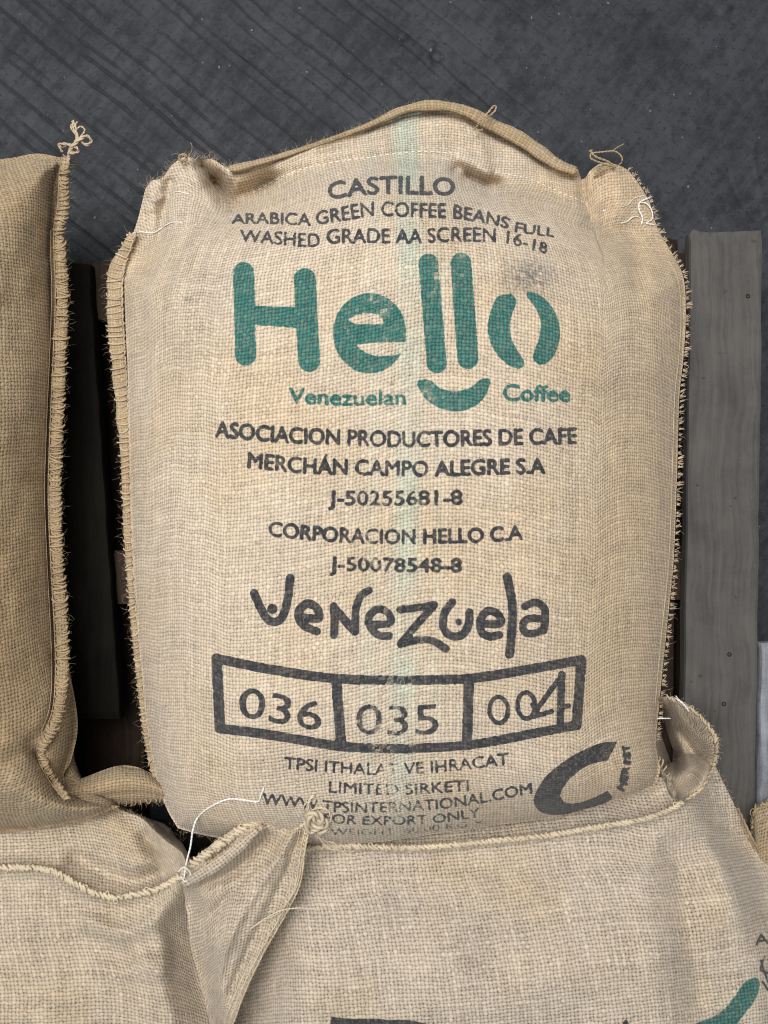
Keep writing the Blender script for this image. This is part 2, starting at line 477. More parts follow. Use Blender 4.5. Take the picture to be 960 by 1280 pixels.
def wood(name, c0, c1, spec=.3):
    N = NT(name)
    tc = N.n.new("ShaderNodeTexCoord").outputs["Object"]
    x, y, z = N.sep(tc)
    wob = N.noise(tc, 9.0, 2.0)
    g = N.noise(N.xyz(N.m('ADD', N.m('MULTIPLY', x, 160.0), N.m('MULTIPLY', wob, 5.0)), N.m('MULTIPLY', y, 5.0), N.m('MULTIPLY', z, 160.0)), 1.0, 4.0, .65)
    d = N.noise(tc, 14.0, 5.0, .65); fine = N.noise(tc, 330.0, 3.0, .6)
    f = N.m('ADD', N.m('MULTIPLY', g, .45), N.m('ADD', N.m('MULTIPLY', d, .5), N.m('MULTIPLY', fine, .12)))
    c = N.mix(N.ss(.33, .72, f), c0, c1)
    c = N.mix(N.m('MULTIPLY', N.ss(.74, .78, N.noise(tc, 62.0, 1.0)), .45), c, tuple(k * .35 for k in c0))
    N.set(Base_Color=c, Roughness=.78, Specular_IOR_Level=spec)
    N.bump(N.m('ADD', N.m('MULTIPLY', g, .7), N.m('MULTIPLY', fine, .4)), .0012, .8)
    return N.mat
M_FLOOR = concrete()
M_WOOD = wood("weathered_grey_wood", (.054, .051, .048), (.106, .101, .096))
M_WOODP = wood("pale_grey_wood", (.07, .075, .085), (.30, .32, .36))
M_WOODK = wood("shade_black_wood", (.004, .0036, .003), (.010, .009, .007), .08)  # shade of the gaps between the sacks is put into this wood colour
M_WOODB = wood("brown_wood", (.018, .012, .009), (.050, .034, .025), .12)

# ------------------------------------------------------------------ floor
def build_floor():
    xs = np.concatenate([np.linspace(-4, -.8, 10)[:-1], np.arange(-.8, .8, .0019), np.linspace(.8, 4, 10)])
    ys = np.concatenate([np.linspace(-4, -.9, 8)[:-1], np.linspace(-.9, .38, 60)[:-1], np.arange(.38, .95, .0017), np.linspace(.95, 4, 10)])
    X, Y = np.meshgrid(xs, ys)
    s = DCAM / HC * 1000
    PX, PY = X * s + 480, 640 - Y * s
    w1, w2, w3 = Waves(3, 60), Waves(4, 17), Waves(5, 170)
    # grooves raked diagonally across the slab, fading towards the right
    ang = math.radians(39.0)
    d = -PX * math.sin(ang) + PY * math.cos(ang) + 1.2 * w3(PX, PY) + .35 * w1(PX, PY)
    along = PX * math.cos(ang) + PY * math.sin(ang)
    spacing = 21.5
    k = np.floor(d / spacing)
    rj = np.random.default_rng(8).uniform(-1, 1, 400)
    off = rj[(k.astype(int)) % 400] * 7.0
    rw = np.random.default_rng(9).uniform(.35, 1.0, 400)[(k.astype(int)) % 400]
    fd = (d / spacing - k - .5) * spacing - off
    fade = 1 - smooth(380, 860, PX - .25 * PY + 40 * w3(PX, PY + 500))
    brk = smooth(-1.5, .2, np.sin(along * .017 + k * 2.3) + .8 * np.sin(along * .041 + k * 5.1) + .5 * w1(PX, PY))
    groove = np.exp(-np.abs(fd / (1.2 + 1.0 * rw) + .12 * w2(PX, PY)) ** 6) * rw * fade * (.35 + .65 * brk)
    Z = -.0022 * groove + .0003 * w3(PX, PY) + .00018 * w1(PX, PY) + .0001 * w2(PX, PY)
    # chips knocked out of the slab and lumps left on it
    r = np.random.default_rng(21)
    for (cx, cy, rad, dep) in [(311, 68, 9, -.004), (504, 47, 7, .004), (546, 70, 9, -.006), (318, 62, 7, .003), (720, 200, 8, -.002), (905, 12, 9, .003), (540, 56, 6, .003)]:
        Z += dep * np.exp(-(np.hypot(PX - cx, (PY - cy) * 1.3) / rad) ** 4)
    for _ in range(260):
        cx, cy, rad = r.uniform(-60, 1020), r.uniform(-30, 330), r.uniform(1.5, 4.0)
        Z += r.uniform(-.0022, .0008) * np.exp(-(np.hypot(PX - cx, PY - cy) / rad) ** 2)
    # sweeping trowel ridges on the right
    for _ in range(26):
        cx, cy, a, L = r.uniform(520, 980), r.uniform(0, 330), r.uniform(-.3, 1.5), r.uniform(40, 130)
        t = np.linspace(-.5, .5, 7)
        pts = np.stack([cx + L * t * np.cos(a) + 12 * t * t * r.normal(), cy + L * t * np.sin(a)], -1)
        m = (np.abs(PX - cx) < L) & (np.abs(PY - cy) < L)
        Z[m] += r.uniform(-.0012, .0012) * np.exp(-(dist_poly(PX[m], PY[m], pts) / r.uniform(2, 5)) ** 2)
    V = np.stack([X, Y, Z], -1)
    at = np.zeros((*X.shape, 4)); at[..., 0] = np.clip(groove * 1.4, 0, 1)
    me = mesh_from("floor", V, grid_quads(len(xs), len(ys))[:, ::-1], attr=at)
    obj("floor", me, M_FLOOR, kind="structure")
build_floor()

# ------------------------------------------------------------------ pallet
def board(name, corners, ztop, thick, mat, parent, seed=0):
    """plank from four top corners in pixels (TL, TR, BR, BL), with rounded worn edges"""
    c = np.asarray(corners, float)
    nu, nv = 13, 60
    prof = np.array([0, .012, .05, .12, .25, .38, .5, .62, .75, .88, .95, .988, 1])
    drop = np.array([.006, .0018, .0004, 0, 0, 0, 0, 0, 0, 0, .0004, .0018, .006])
    v = np.linspace(0, 1, nv)
    r = np.random.default_rng(seed)
    wl, wr = Waves(seed + 50, 90), Waves(seed + 90, 70)
    L = c[0] * (1 - v[:, None]) + c[3] * v[:, None]; R = c[1] * (1 - v[:, None]) + c[2] * v[:, None]
    L[:, 0] += .35 * wl(v * 900, v * 0); R[:, 0] += .35 * wr(v * 900, v * 0)
    P = L[:, None] * (1 - prof)[None, :, None] + R[:, None] * prof[None, :, None]
    endn = r.normal(0, 1.2, nu); P[0, :, 1] += endn
    z = ztop - drop[None] - .0003 * (1 + Waves(seed, 120)(P[..., 0], P[..., 1]))
    z[0] -= .004; z[-1] -= .004
    # nail dents
    top = unproj(P[..., 0], P[..., 1], ztop + 0 * z); top[..., 2] = z
    bot = top[:, [0, -1]].copy(); bot[..., 2] = ztop - thick
    verts = np.concatenate([top, bot], 1)            # nv x (nu+2), loop closed round the section
    order = list(range(nu)) + [nu + 1, nu]
    q = []
    n = nu + 2
    for a in range(nv - 1):
        for k in range(n):
            i0, i1 = order[k], order[(k + 1) % n]
            q.append((a * n + i0, a * n + n + i0, a * n + n + i1, a * n + i1))
    tris = []
    for a, flip in ((0, 0), (nv - 1, 1)):
        ring = [a * n + k for k in order]
        for k in range(1, n - 1):
            t = (ring[0], ring[k], ring[k + 1])
            tris.append(t if flip == 0 else t[::-1])
    me = mesh_from(name, verts, q, tris=tris)
    me.polygons.foreach_set("use_smooth", np.zeros(len(me.polygons), bool))
    return obj(name, me, mat, parent)

pallet = empty("pallet", (0, 0, 0), "weathered dark wooden pallet lying on the floor under the sacks", "pallet")
deck = [((-330, 330), (-245, 330), (-240, 1500), (-325, 1500)), ((-150, 329), (-60, 329), (-55, 1500), (-140, 1500)),
        ((22, 327), (111, 329), (150, 900), (60, 900)),
        ((205, 330), (300, 330), (305, 1400), (210, 1400)), ((395, 330), (490, 330), (490, 1400), (395, 1400)), ((590, 325), (690, 325), (690, 1400), (590, 1400)),
        ((864, 288), (955, 287), (942, 1300), (850, 1300)), ((952, 805), (1055, 800), (1040, 1300), (944, 1300))]
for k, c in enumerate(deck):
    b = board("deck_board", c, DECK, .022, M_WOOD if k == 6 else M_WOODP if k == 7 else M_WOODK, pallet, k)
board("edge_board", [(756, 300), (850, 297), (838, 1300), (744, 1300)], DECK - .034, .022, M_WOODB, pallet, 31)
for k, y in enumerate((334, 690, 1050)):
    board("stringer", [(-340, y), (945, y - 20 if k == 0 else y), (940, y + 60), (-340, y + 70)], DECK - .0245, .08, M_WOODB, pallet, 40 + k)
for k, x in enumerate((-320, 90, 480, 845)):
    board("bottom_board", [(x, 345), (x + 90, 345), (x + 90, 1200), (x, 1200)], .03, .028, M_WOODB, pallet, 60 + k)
# nail heads in the big plank
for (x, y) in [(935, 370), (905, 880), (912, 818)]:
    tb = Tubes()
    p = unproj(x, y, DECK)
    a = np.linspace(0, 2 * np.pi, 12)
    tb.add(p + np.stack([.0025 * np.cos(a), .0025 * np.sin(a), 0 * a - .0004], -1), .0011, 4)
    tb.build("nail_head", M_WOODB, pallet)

# ------------------------------------------------------------------ ink on the main sack (pixel raster of what is printed)
SS = 2
class Ink:
    def __init__(self, w=960, h=1290): self.a = np.zeros((h * SS, w * SS), np.float32)
    def tri(self, T, val=1.0):
        T = np.asarray(T, float) * SS
        H, Wd = self.a.shape
        for t in T:
            x0, y0 = np.floor(t.min(0)).astype(int); x1, y1 = np.ceil(t.max(0)).astype(int) + 1
            x0, y0, x1, y1 = max(x0, 0), max(y0, 0), min(x1, Wd), min(y1, H)
            if x1 <= x0 or y1 <= y0: continue
            X = np.arange(x0, x1)[None, :] + .5; Y = np.arange(y0, y1)[:, None] + .5
            e = [(b[0] - a[0]) * (Y - a[1]) - (b[1] - a[1]) * (X - a[0]) for a, b in ((t[0], t[1]), (t[1], t[2]), (t[2], t[0]))]
            m = ((e[0] >= -.01) & (e[1] >= -.01) & (e[2] >= -.01)) | ((e[0] <= .01) & (e[1] <= .01) & (e[2] <= .01))
            r = self.a[y0:y1, x0:x1]; r[m] = np.maximum(r[m], val) if val > 0 else 0
    def _win(self, pts, pad):
        p = np.asarray(pts, float)
        x0, y0 = np.floor((p.min(0) - pad) * SS).astype(int); x1, y1 = np.ceil((p.max(0) + pad) * SS).astype(int)
        x0, y0, x1, y1 = max(x0, 0), max(y0, 0), min(x1, self.a.shape[1]), min(y1, self.a.shape[0])
        X, Y = np.meshgrid((np.arange(x0, x1) + .5) / SS, (np.arange(y0, y1) + .5) / SS)
        return (slice(y0, y1), slice(x0, x1)), X, Y
    def stroke(self, pts, w, n=None, val=1.0):
        p = cr(pts, n or max(12, len(pts) * 8)) if len(pts) > 2 else np.asarray(pts, float)
        sl, X, Y = self._win(p, w)
        m = np.clip((w / 2 - dist_poly(X, Y, p)) * SS + .5, 0, 1) * val
        self.a[sl] = np.maximum(self.a[sl], m)
    def poly(self, pts, val=1.0, curve=False):
        p = cr(np.vstack([pts, pts[:1]]), len(pts) * 8)[:-1] if curve else np.asarray(pts, float)
        sl, X, Y = self._win(p, 3)
        m = np.clip(sd(X, Y, p) * SS + .5, 0, 1)
        self.a[sl] = np.maximum(self.a[sl], m * val) if val > 0 else self.a[sl] * (1 - m)
    def text(self, s, x0, x1, base, cap, bold=0.0, val=1.0):
        """line of capitals from x0 to x1 along a baseline polyline, cap height in pixels (number or per-baseline list)"""
        c = bpy.data.curves.new("lettering", 'FONT'); c.body = s; c.size = 1.0
        c.resolution_u = 4
        o = bpy.data.objects.new("lettering", c); col.objects.link(o)
        dg = bpy.context.evaluated_depsgraph_get()
        me = o.evaluated_get(dg).to_mesh()
        v = np.zeros(len(me.vertices) * 3); me.vertices.foreach_get("co", v); v = v.reshape(-1, 3)[:, :2]
        me.calc_loop_triangles()
        t = np.zeros(len(me.loop_triangles) * 3, np.int32); me.loop_triangles.foreach_get("vertices", t)
        o.evaluated_get(dg).to_mesh_clear()
        bpy.data.objects.remove(o); bpy.data.curves.remove(c)
        lo, hi = v[:, 0].min(), v[:, 0].max()
        x = x0 + (v[:, 0] - lo) / (hi - lo) * (x1 - x0)
        b = np.asarray(base, float)
        if len(b) > 2:
            bb = cr(b, 80)
        else: bb = b
        yb = np.interp(x, bb[:, 0], bb[:, 1])
        g = np.interp(x + 2, bb[:, 0], bb[:, 1]) - np.interp(x - 2, bb[:, 0], bb[:, 1])
        ch = cap if np.isscalar(cap) else np.interp(x, b[:, 0], cap)
        hgt = v[:, 1] / .729 * ch
        X = x + hgt * g / 4 * .6; Y = yb - hgt
        keep = self.a; self.a = np.zeros_like(keep)
        self.tri(np.stack([X, Y], -1)[t.reshape(-1, 3)], val)
        g_ = self.a
        for _ in range(int(round(bold * 100))):
            g_ = np.maximum.reduce([g_, np.roll(g_, 1, 0), np.roll(g_, -1, 0), np.roll(g_, 1, 1), np.roll(g_, -1, 1)])
        self.a = np.maximum(keep, g_)
    def sample(self, px, py):
        a = self.a
        k = np.array([.25, .5, .25])
        for _ in range(3):
            a = k[0] * np.roll(a, 1, 0) + k[1] * a + k[2] * np.roll(a, -1, 0)
            a = k[0] * np.roll(a, 1, 1) + k[1] * a + k[2] * np.roll(a, -1, 1)
        fx = np.clip(px * SS - .5, 0, a.shape[1] - 1.01); fy = np.clip(py * SS - .5, 0, a.shape[0] - 1.01)
        ix, iy = fx.astype(int), fy.astype(int); fx -= ix; fy -= iy
        return (a[iy, ix] * (1 - fx) * (1 - fy) + a[iy, ix + 1] * fx * (1 - fy) + a[iy + 1, ix] * (1 - fx) * fy + a[iy + 1, ix + 1] * fx * fy)

def A(pts, ox, oy, k): return [(ox + x / k, oy + y / k) for x, y in pts]
def z1(p): return A(p, 250, 200, 2.0426)
def z2(p): return A(p, 250, 510, 1.959)
def z3(p): return A(p, 250, 790, 1.6842)

teal, black = Ink(), Ink()
# logo
teal.stroke([(304.5, 341), (307, 444)], 26.5)
teal.stroke([(381, 349), (386.5, 451)], 27.5)
teal.poly([(308, 382), (380, 384.5), (386, 411), (308, 405.5)])
t_ = np.linspace(0, 2 * np.pi, 48, endpoint=False)
teal.poly(np.stack([462 + 46 * np.cos(t_), 416.5 + 50.5 * np.sin(t_)], -1))
def z8(p): return A(p, 400, 350, 8.0)
teal.poly(z8([(285, 395), (360, 350), (440, 335), (560, 340), (620, 385), (640, 440), (480, 440), (380, 440), (320, 425)]), val=-1)
teal.poly(z8([(360, 645), (520, 632), (900, 618), (890, 700), (800, 735), (720, 755), (560, 760), (470, 730), (400, 690)]), val=-1)
teal.stroke([(535.5, 329.5), (546, 454)], 25)
teal.stroke([(576, 329), (585, 448)], 26.5)
teal.poly(z1([(795, 340), (760, 350), (741, 390), (734, 430), (745, 475), (770, 510), (800, 531), (824, 530), (826, 512), (802, 470), (791, 430), (796, 395), (808, 362)]), curve=True)
teal.poly(z1([(834, 335), (870, 346), (903, 382), (919, 430), (912, 480), (890, 515), (866, 522), (850, 503), (866, 455), (869, 410), (856, 378), (836, 350)]), curve=True)
teal.poly(z1([(553, 572), (562, 560), (590, 563), (612, 582), (650, 590), (690, 582), (716, 561), (738, 559), (739, 577), (724, 610), (690, 634), (650, 642), (605, 631), (570, 604)]), curve=True)
teal.text("Venezuelan", 361, 507, [(361, 503.5), (430, 506.5), (507, 506)], 20, .016, .9)
teal.text("Coffee", 629.5, 712, [(629, 500.5), (670, 501.5), (712, 502)], 21, .016, .95)
# capitals
black.text("CASTILLO", 411, 568, [(411, 249), (450, 244), (490, 242), (530, 243), (568, 244)], [21, 22, 23, 24, 22], .016)
black.text("ARABICA GREEN COFFEE BEANS FULL", 290, 693, z1([(82, 162), (180, 163), (272, 167), (300, 165), (370, 155), (440, 143), (540, 146), (635, 148), (655, 150), (720, 160), (780, 174), (805, 184), (905, 197)]),
           [12, 15, 16, 17, 19, 19, 19, 19, 18, 16, 14, 13, 12], .012)
black.text("WASHED GRADE AA SCREEN 16-18", 300, 684, z1([(105, 207), (200, 216), (290, 222), (330, 214), (400, 212), (480, 212), (555, 213), (630, 209), (750, 209), (775, 212), (810, 219), (880, 238)]),
           [15, 17.5, 18, 19, 19, 19, 19, 19, 18.5, 17, 16, 14], .010)
black.text("ASOCIACION PRODUCTORES DE CAFE", 269, 720.5, z2([(37, 70), (180, 83), (330, 90), (480, 95), (600, 94), (720, 91), (922, 87)]), 20.5, .016)
black.text("MERCHÁN CAMPO ALEGRE S.A", 310, 681, z2([(117, 146), (250, 159), (355, 163), (480, 166), (570, 167), (700, 163), (845, 160)]), 20, .016)
black.text("J-50255681-8", 411, 577.5, z2([(315, 237), (480, 238), (642, 236)]), 18.5, .016)
black.text("CORPORACION HELLO C.A", 336, 653, z2([(168, 313), (300, 326), (430, 332), (545, 332), (700, 328), (790, 322)]), 19, .016)
black.text("J-50078548-8", 412.5, 577, z2([(318, 398), (480, 401), (640, 402)]), 18, .016)
# brush lettering
def z5(p): return A(p, 300, 700, 4.8)
def z6(p): return A(p, 480, 700, 4.3636)
S = black.stroke
S(z5([(85, 200), (125, 290), (165, 355), (215, 372), (258, 335), (285, 240), (302, 110)]), 10.5)
S(z5([(194, 294), (195, 295)]), 12.5)
S(z5([(375, 345), (470, 350), (462, 290), (405, 262), (358, 300), (352, 345), (385, 395), (460, 428)]), 10.5)
S(z5([(562, 278), (568, 360), (563, 450)]), 10.5); S(z5([(566, 290), (690, 430)]), 11); S(z5([(692, 430), (695, 300), (725, 215), (772, 182)]), 10)
S(z5([(800, 390), (905, 375), (880, 310), (820, 297), (775, 340), (780, 400), (830, 450), (895, 455)]), 10)
S(z6([(88, 272), (170, 262), (275, 245)]), 10); S(z6([(272, 250), (180, 350), (95, 455)]), 10.5); S(z6([(90, 458), (190, 435), (275, 445), (338, 485)]), 10)
S(z6([(372, 230), (330, 290), (325, 370), (370, 415), (430, 405), (462, 350), (466, 285)]), 10.5); S(z6([(405, 335), (406, 340)]), 8)
S(z6([(545, 350), (635, 345), (620, 295), (565, 278), (525, 330), (535, 395), (580, 418), (628, 408)]), 10)
S(z6([(672, 92), (700, 240), (698, 380), (685, 515)]), 11)
S(z6([(768, 252), (825, 232), (872, 260), (878, 330), (868, 385)]), 10); S(z6([(872, 325), (800, 318), (760, 345), (770, 395), (825, 398), (872, 375)]), 9.5)
# boxed lot numbers
fr = z3([(35, 56), (150, 79), (285, 98), (430, 102), (565, 98), (690, 79), (803, 59)])
fb = z3([(793, 196), (690, 216), (565, 238), (430, 246), (300, 241), (150, 217), (42, 203)])
S(fr[:4], 12); S(fr[3:], 12); S(fb[:4], 11.5); S(fb[3:], 12)
S([fr[-1], fb[0]], 12.5); S([fb[-1], fr[0]], 13)
S(z3([(287, 100), (297, 238)]), 13); S(z3([(566, 100), (562, 238)]), 13)
black.text("036", 298, 400, z3([(80, 176), (255, 209)]), 38, .008)
black.text("035", 445, 548, z3([(328, 214), (420, 217), (502, 214)]), 39, .008, .9)
def z4(p): return A(p, 580, 820, 5.647)
def ell(cx, cy, rx, ry, tilt=0):
    a = np.linspace(0, 2 * np.pi, 25)
    return [(cx + rx * math.cos(k) + tilt * math.sin(k), cy + ry * math.sin(k)) for k in a]
S(z4(ell(245, 382, 65, 92, 3)), 5.6); S(z4(ell(440, 350, 62, 92, 3)), 5.6)
S(z4([(690, 130), (680, 465)]), 9.5); S(z4([(660, 175), (520, 370)]), 6.5); S(z4([(490, 428), (620, 392)]), 6); S(z4([(700, 358), (738, 352)]), 6); S(z4([(480, 340), (520, 400)]), 5)
# foot of the sack
black.text("TPSI ITHALAT VE IHRACAT", 355.5, 636, z3([(178, 288), (300, 298), (400, 301), (520, 294), (650, 279)]), 15.5, .007)
black.text("LIMITED SIRKETI", 411.5, 586, z3([(272, 338), (420, 343), (568, 334)]), 14.5, .007)
black.text("WWW.TPSINTERNATIONAL.COM", 328, 665, z3([(130, 361), (240, 374), (300, 380), (420, 379), (540, 369), (640, 351), (698, 340)]), 14, .007)
black.text("FOR EXPORT ONLY", 405.5, 600, z3([(262, 401), (350, 406), (480, 404), (590, 389)]), 12, .007)
black.text("WEIGHT: 60.00 KG X", 413, 606, z3([(275, 428), (400, 427), (500, 418), (600, 405)]), [9, 8.5, 8, 6], .004)
def z7(p): return A(p, 640, 900, 4.8)
black.poly(z7([(630, 130), (540, 140), (450, 175), (340, 235), (220, 330), (150, 430), (133, 490), (150, 530), (200, 555), (260, 560), (330, 560), (430, 534), (520, 506), (602, 470), (574, 426),
               (520, 455), (430, 490), (360, 502), (310, 495), (288, 455), (300, 420), (340, 360), (420, 290), (500, 255), (575, 242)]))
S(z7([(600, 150), (540, 158), (450, 192), (340, 252), (225, 345), (165, 435), (150, 490), (170, 525), (210, 545), (265, 550), (340, 545), (430, 522), (520, 494), (580, 465)]), 8)
for ch, (x, y, rot, w_, h_) in zip("TSIREM", [(686, 172, -1.85, 7.5, 9), (688, 215, -1.65, 8, 9), (690, 256, -1.5, 2.5, 9), (680, 300, -1.35, 8, 9), (672, 345, -1.25, 7, 9), (660, 395, -1.1, 10, 10)]):
    g = Ink(60, 60); g.text(ch, 30 - w_ / 2, 30 + w_ / 2, [(0, 30 + h_ / 2), (60, 30 + h_ / 2)], h_, .02)
    cx, cy = 640 + x / 4.8, 900 + y / 4.8
    sl, X, Y = black._win([(cx, cy)], 10)
    dx, dy = X - cx, Y - cy
    ca, sa = math.cos(rot), math.sin(rot)
    m = g.sample(30 + dx * ca + dy * sa, 30 - dx * sa + dy * ca)
    black.a[sl] = np.maximum(black.a[sl], m)

# ------------------------------------------------------------------ main sack
main_top = [(182, 235), (190, 226), (203, 222), (215, 206), (232, 196), (246, 199), (265, 199), (283, 209), (300, 208), (345, 196), (400, 178), (450, 160), (480, 147), (500, 136),
            (530, 128), (560, 128), (590, 136), (615, 150), (650, 166), (680, 186), (700, 201), (721, 211), (728, 226), (738, 213), (752, 204), (768, 205), (785, 213), (800, 232), (812, 252)]
main_right = [(812, 252), (822, 285), (842, 320), (855, 350), (857, 400), (854, 450), (849, 500), (846, 600), (842, 700), (832, 800), (824, 880), (820, 930), (825, 962), (818, 984)]
main_bot = [(222, 1035), (250, 1043), (300, 1051), (360, 1055), (420, 1056), (480, 1052), (560, 1040), (640, 1029), (690, 1022), (740, 1009), (790, 994), (818, 984)]
main_left = [(182, 235), (172, 275), (162, 305), (156, 335), (156, 380), (158, 430), (160, 480), (161, 540), (163, 600), (165, 680), (170, 760), (177, 840), (184, 910), (195, 970), (208, 1010), (222, 1035)]
body = np.vstack([cr([(160, 350), (180, 335), (205, 318), (235, 288), (262, 272), (300, 263), (345, 236), (420, 214), (500, 204), (560, 208), (600, 232), (650, 240), (715, 255), (760, 288), (800, 312), (848, 352)], 60),
                  cr([(852, 400), (850, 450), (846, 500), (843, 600), (839, 700), (829, 800), (821, 880), (818, 930), (821, 960), (814, 981)], 40),
                  cr([(814, 981), (790, 991), (740, 1006), (690, 1019), (640, 1026), (560, 1037), (480, 1049), (420, 1053), (360, 1052), (300, 1048), (250, 1040), (224, 1031)], 40),
                  cr([(212, 1010), (198, 970), (187, 910), (180, 840), (173, 760), (168, 680), (166, 600), (164, 540), (163, 480), (161, 430), (159, 380)], 40)])
w100, w40, w15 = Waves(101, 150), Waves(102, 52), Waves(103, 20)
main_folds = [
    ([(228, 203), (236, 240), (232, 275), (216, 318)], 20, .020), ([(254, 206), (276, 236), (292, 258)], 9, -.028), ([(240, 206), (256, 230), (268, 258)], 8, .010), ([(272, 230), (296, 248), (336, 228)], 14, -.050),
    ([(262, 202), (275, 214), (285, 222)], 9, .010),
    ([(196, 228), (188, 258)], 9, .010), ([(213, 228), (206, 260), (199, 300)], 7, -.014), ([(262, 282), (236, 320), (214, 372)], 8, .006),
    ([(250, 274), (224, 312), (200, 372)], 7, -.009), ([(286, 273), (260, 300), (240, 345)], 7, -.006), ([(178, 300), (174, 340), (176, 400), (180, 480)], 9, -.006),
    ([(572, 214), (594, 226), (618, 234)], 11, -.036), ([(586, 222), (606, 230)], 7, -.02), ([(560, 198), (592, 202), (606, 216)], 8, .007), ([(600, 180), (607, 200), (612, 225)], 6, .004), ([(618, 160), (625, 200), (620, 225)], 14, -.005),
    ([(727, 222), (729, 248), (738, 272)], 7, -.016), ([(690, 222), (715, 250), (722, 268)], 12, .006), ([(764, 213), (776, 245), (768, 272)], 18, .014), ([(742, 286), (775, 290), (792, 312), (800, 352)], 12, -.010),
    ([(790, 340), (798, 380), (802, 440)], 12, -.004), ([(760, 258), (752, 276)], 8, -.008), ([(325, 238), (350, 222), (420, 204), (500, 195), (565, 200)], 8, -.010), ([(620, 230), (680, 240), (725, 254)], 9, -.009),
    ([(330, 218), (400, 199), (500, 182), (580, 186)], 9, .003), ([(640, 266), (690, 280)], 18, .004),
    ([(588, 153), (613, 168), (648, 185), (676, 204), (698, 219), (718, 224)], 4, -.012), ([(400, 187), (450, 169), (500, 147), (540, 141), (582, 150)], 3.5, -.006), ([(250, 204), (268, 226), (284, 246), (298, 258)], 4, -.010),
    ([(186, 240), (196, 250), (204, 246)], 5, .006), ([(222, 1030), (215, 980), (205, 900)], 26, .004), ([(838, 420), (832, 600), (826, 760)], 8, -.004),
]
body_d = SoftDist(body)
def z_main(X, Y):
    X = np.asarray(X, float); Y = np.asarray(Y, float)
    d = body_d(X, Y)
    R = 205 + 60 * smooth(520, 800, X) - 45 * smooth(820, 1000, Y) - 75 * smooth(460, 280, Y)
    sc = .6 + 6.5 * smooth(430, 310, Y) * smooth(150, 190, X) * smooth(862, 835, X)
    dp = sc * np.logaddexp(0, d / sc)
    t = np.clip(dp / R, 0, 1)
    H = .150
    z = .222 + H * np.sqrt(1 - (1 - t) ** 2.2) ** (1.15 + .1 * smooth(430, 310, Y))
    z += .012 * np.exp(-(((X - 480) / 260) ** 2 + ((Y - 640) / 330) ** 2))
    out = np.clip(-d, 0, 200)
    z -= .00018 * out
    z += .032 * smooth(940, 1045, Y + .16 * (X - 480))
    fd = smooth(0, 60, d)
    z += .0020 * w100(X, Y) + .0004 * w40(X, Y) * (1.6 - 1.2 * fd) + .00012 * w15(X, Y)
    z += folds(X, Y, main_folds)
    return z

sack = empty("coffee_sack", (0, 0, 0), "burlap sack printed with green logo and boxed lot numbers, lying in the middle", "sack", "burlap coffee sacks on the pallet")
NU, NV = 610, 800
P = coons(main_top, main_bot, main_left, main_right, NU, NV)
Zm = z_main(P[..., 0], P[..., 1])
X, Y = P[..., 0], P[..., 1]
attr = np.zeros((NV, NU, 4), np.float32)
# worn ink: weaker where the cloth bulged against its neighbours
wear = Waves(31, 85)(X, Y); wear2 = Waves(32, 26)(X, Y)
centre = np.exp(-((X - 492) / 62) ** 2)
att = 1.0 - .16 * smooth(-.3, 1.5, wear) - .14 * smooth(.0, 1.6, wear2)
fade_k = att - .26 * centre * smooth(500, 560, Y) - .10 * smooth(940, 960, Y) * smooth(760, 660, X)
fade_t = att - .24 * np.exp(-((X - 478) / 36) ** 2) - .12 * np.exp(-((X - 560) / 30) ** 2) - .05 * smooth(560, 540, X) * smooth(505, 520, X)
attr[..., 0] = teal.sample(X, Y) * np.clip(fade_t, 0, 1)
attr[..., 1] = black.sample(X, Y) * np.clip(fade_k * 1.10 + .12 * smooth(655, 675, X) * smooth(915, 930, Y), 0, 1.15)
sx = 508 + 8 * np.sin(Y / 210.0) + (Y - 600) * .012
attr[..., 2] = (.62 + .12 * smooth(360, 180, Y)) * np.exp(-(np.abs(X - sx) / 17) ** 3) * (.7 + .3 * Waves(33, 140)(X, Y).clip(-1, 1)) + .16 * np.exp(-(np.abs(X - sx + 45) / 9) ** 3) + .13 * np.exp(-(np.abs(X - sx - 40) / 8) ** 3)
dirt = .85 * np.exp(-(((X - 662) / 34) ** 2 + ((Y - 345) / 22) ** 2)) + .3 * np.exp(-(((X - 232) / 22) ** 2 + ((Y - 445) / 22) ** 2)) + .25 * np.exp(-(((X - 262) / 40) ** 2 + ((Y - 380) / 60) ** 2))
dirt += .22 * np.exp(-(((X - 770) / 60) ** 2 + ((Y - 490) / 20) ** 2)) + .05 * smooth(.6, 1.8, Waves(34, 45)(X, Y))
for _ in range(22):
    cx, cy, rr = rng.uniform(190, 830), rng.uniform(280, 1000), rng.uniform(1.5, 4)
    dirt += .5 * np.exp(-(((X - cx) / (rr * 1.5)) ** 2 + ((Y - cy) / rr) ** 2))
attr[..., 3] = np.clip(dirt, 0, .8)
sheet("front_panel", P, Zm, M_MAIN, sack, attr)
back_shell(P, Zm, M_BACK, sack, DECK + .004)

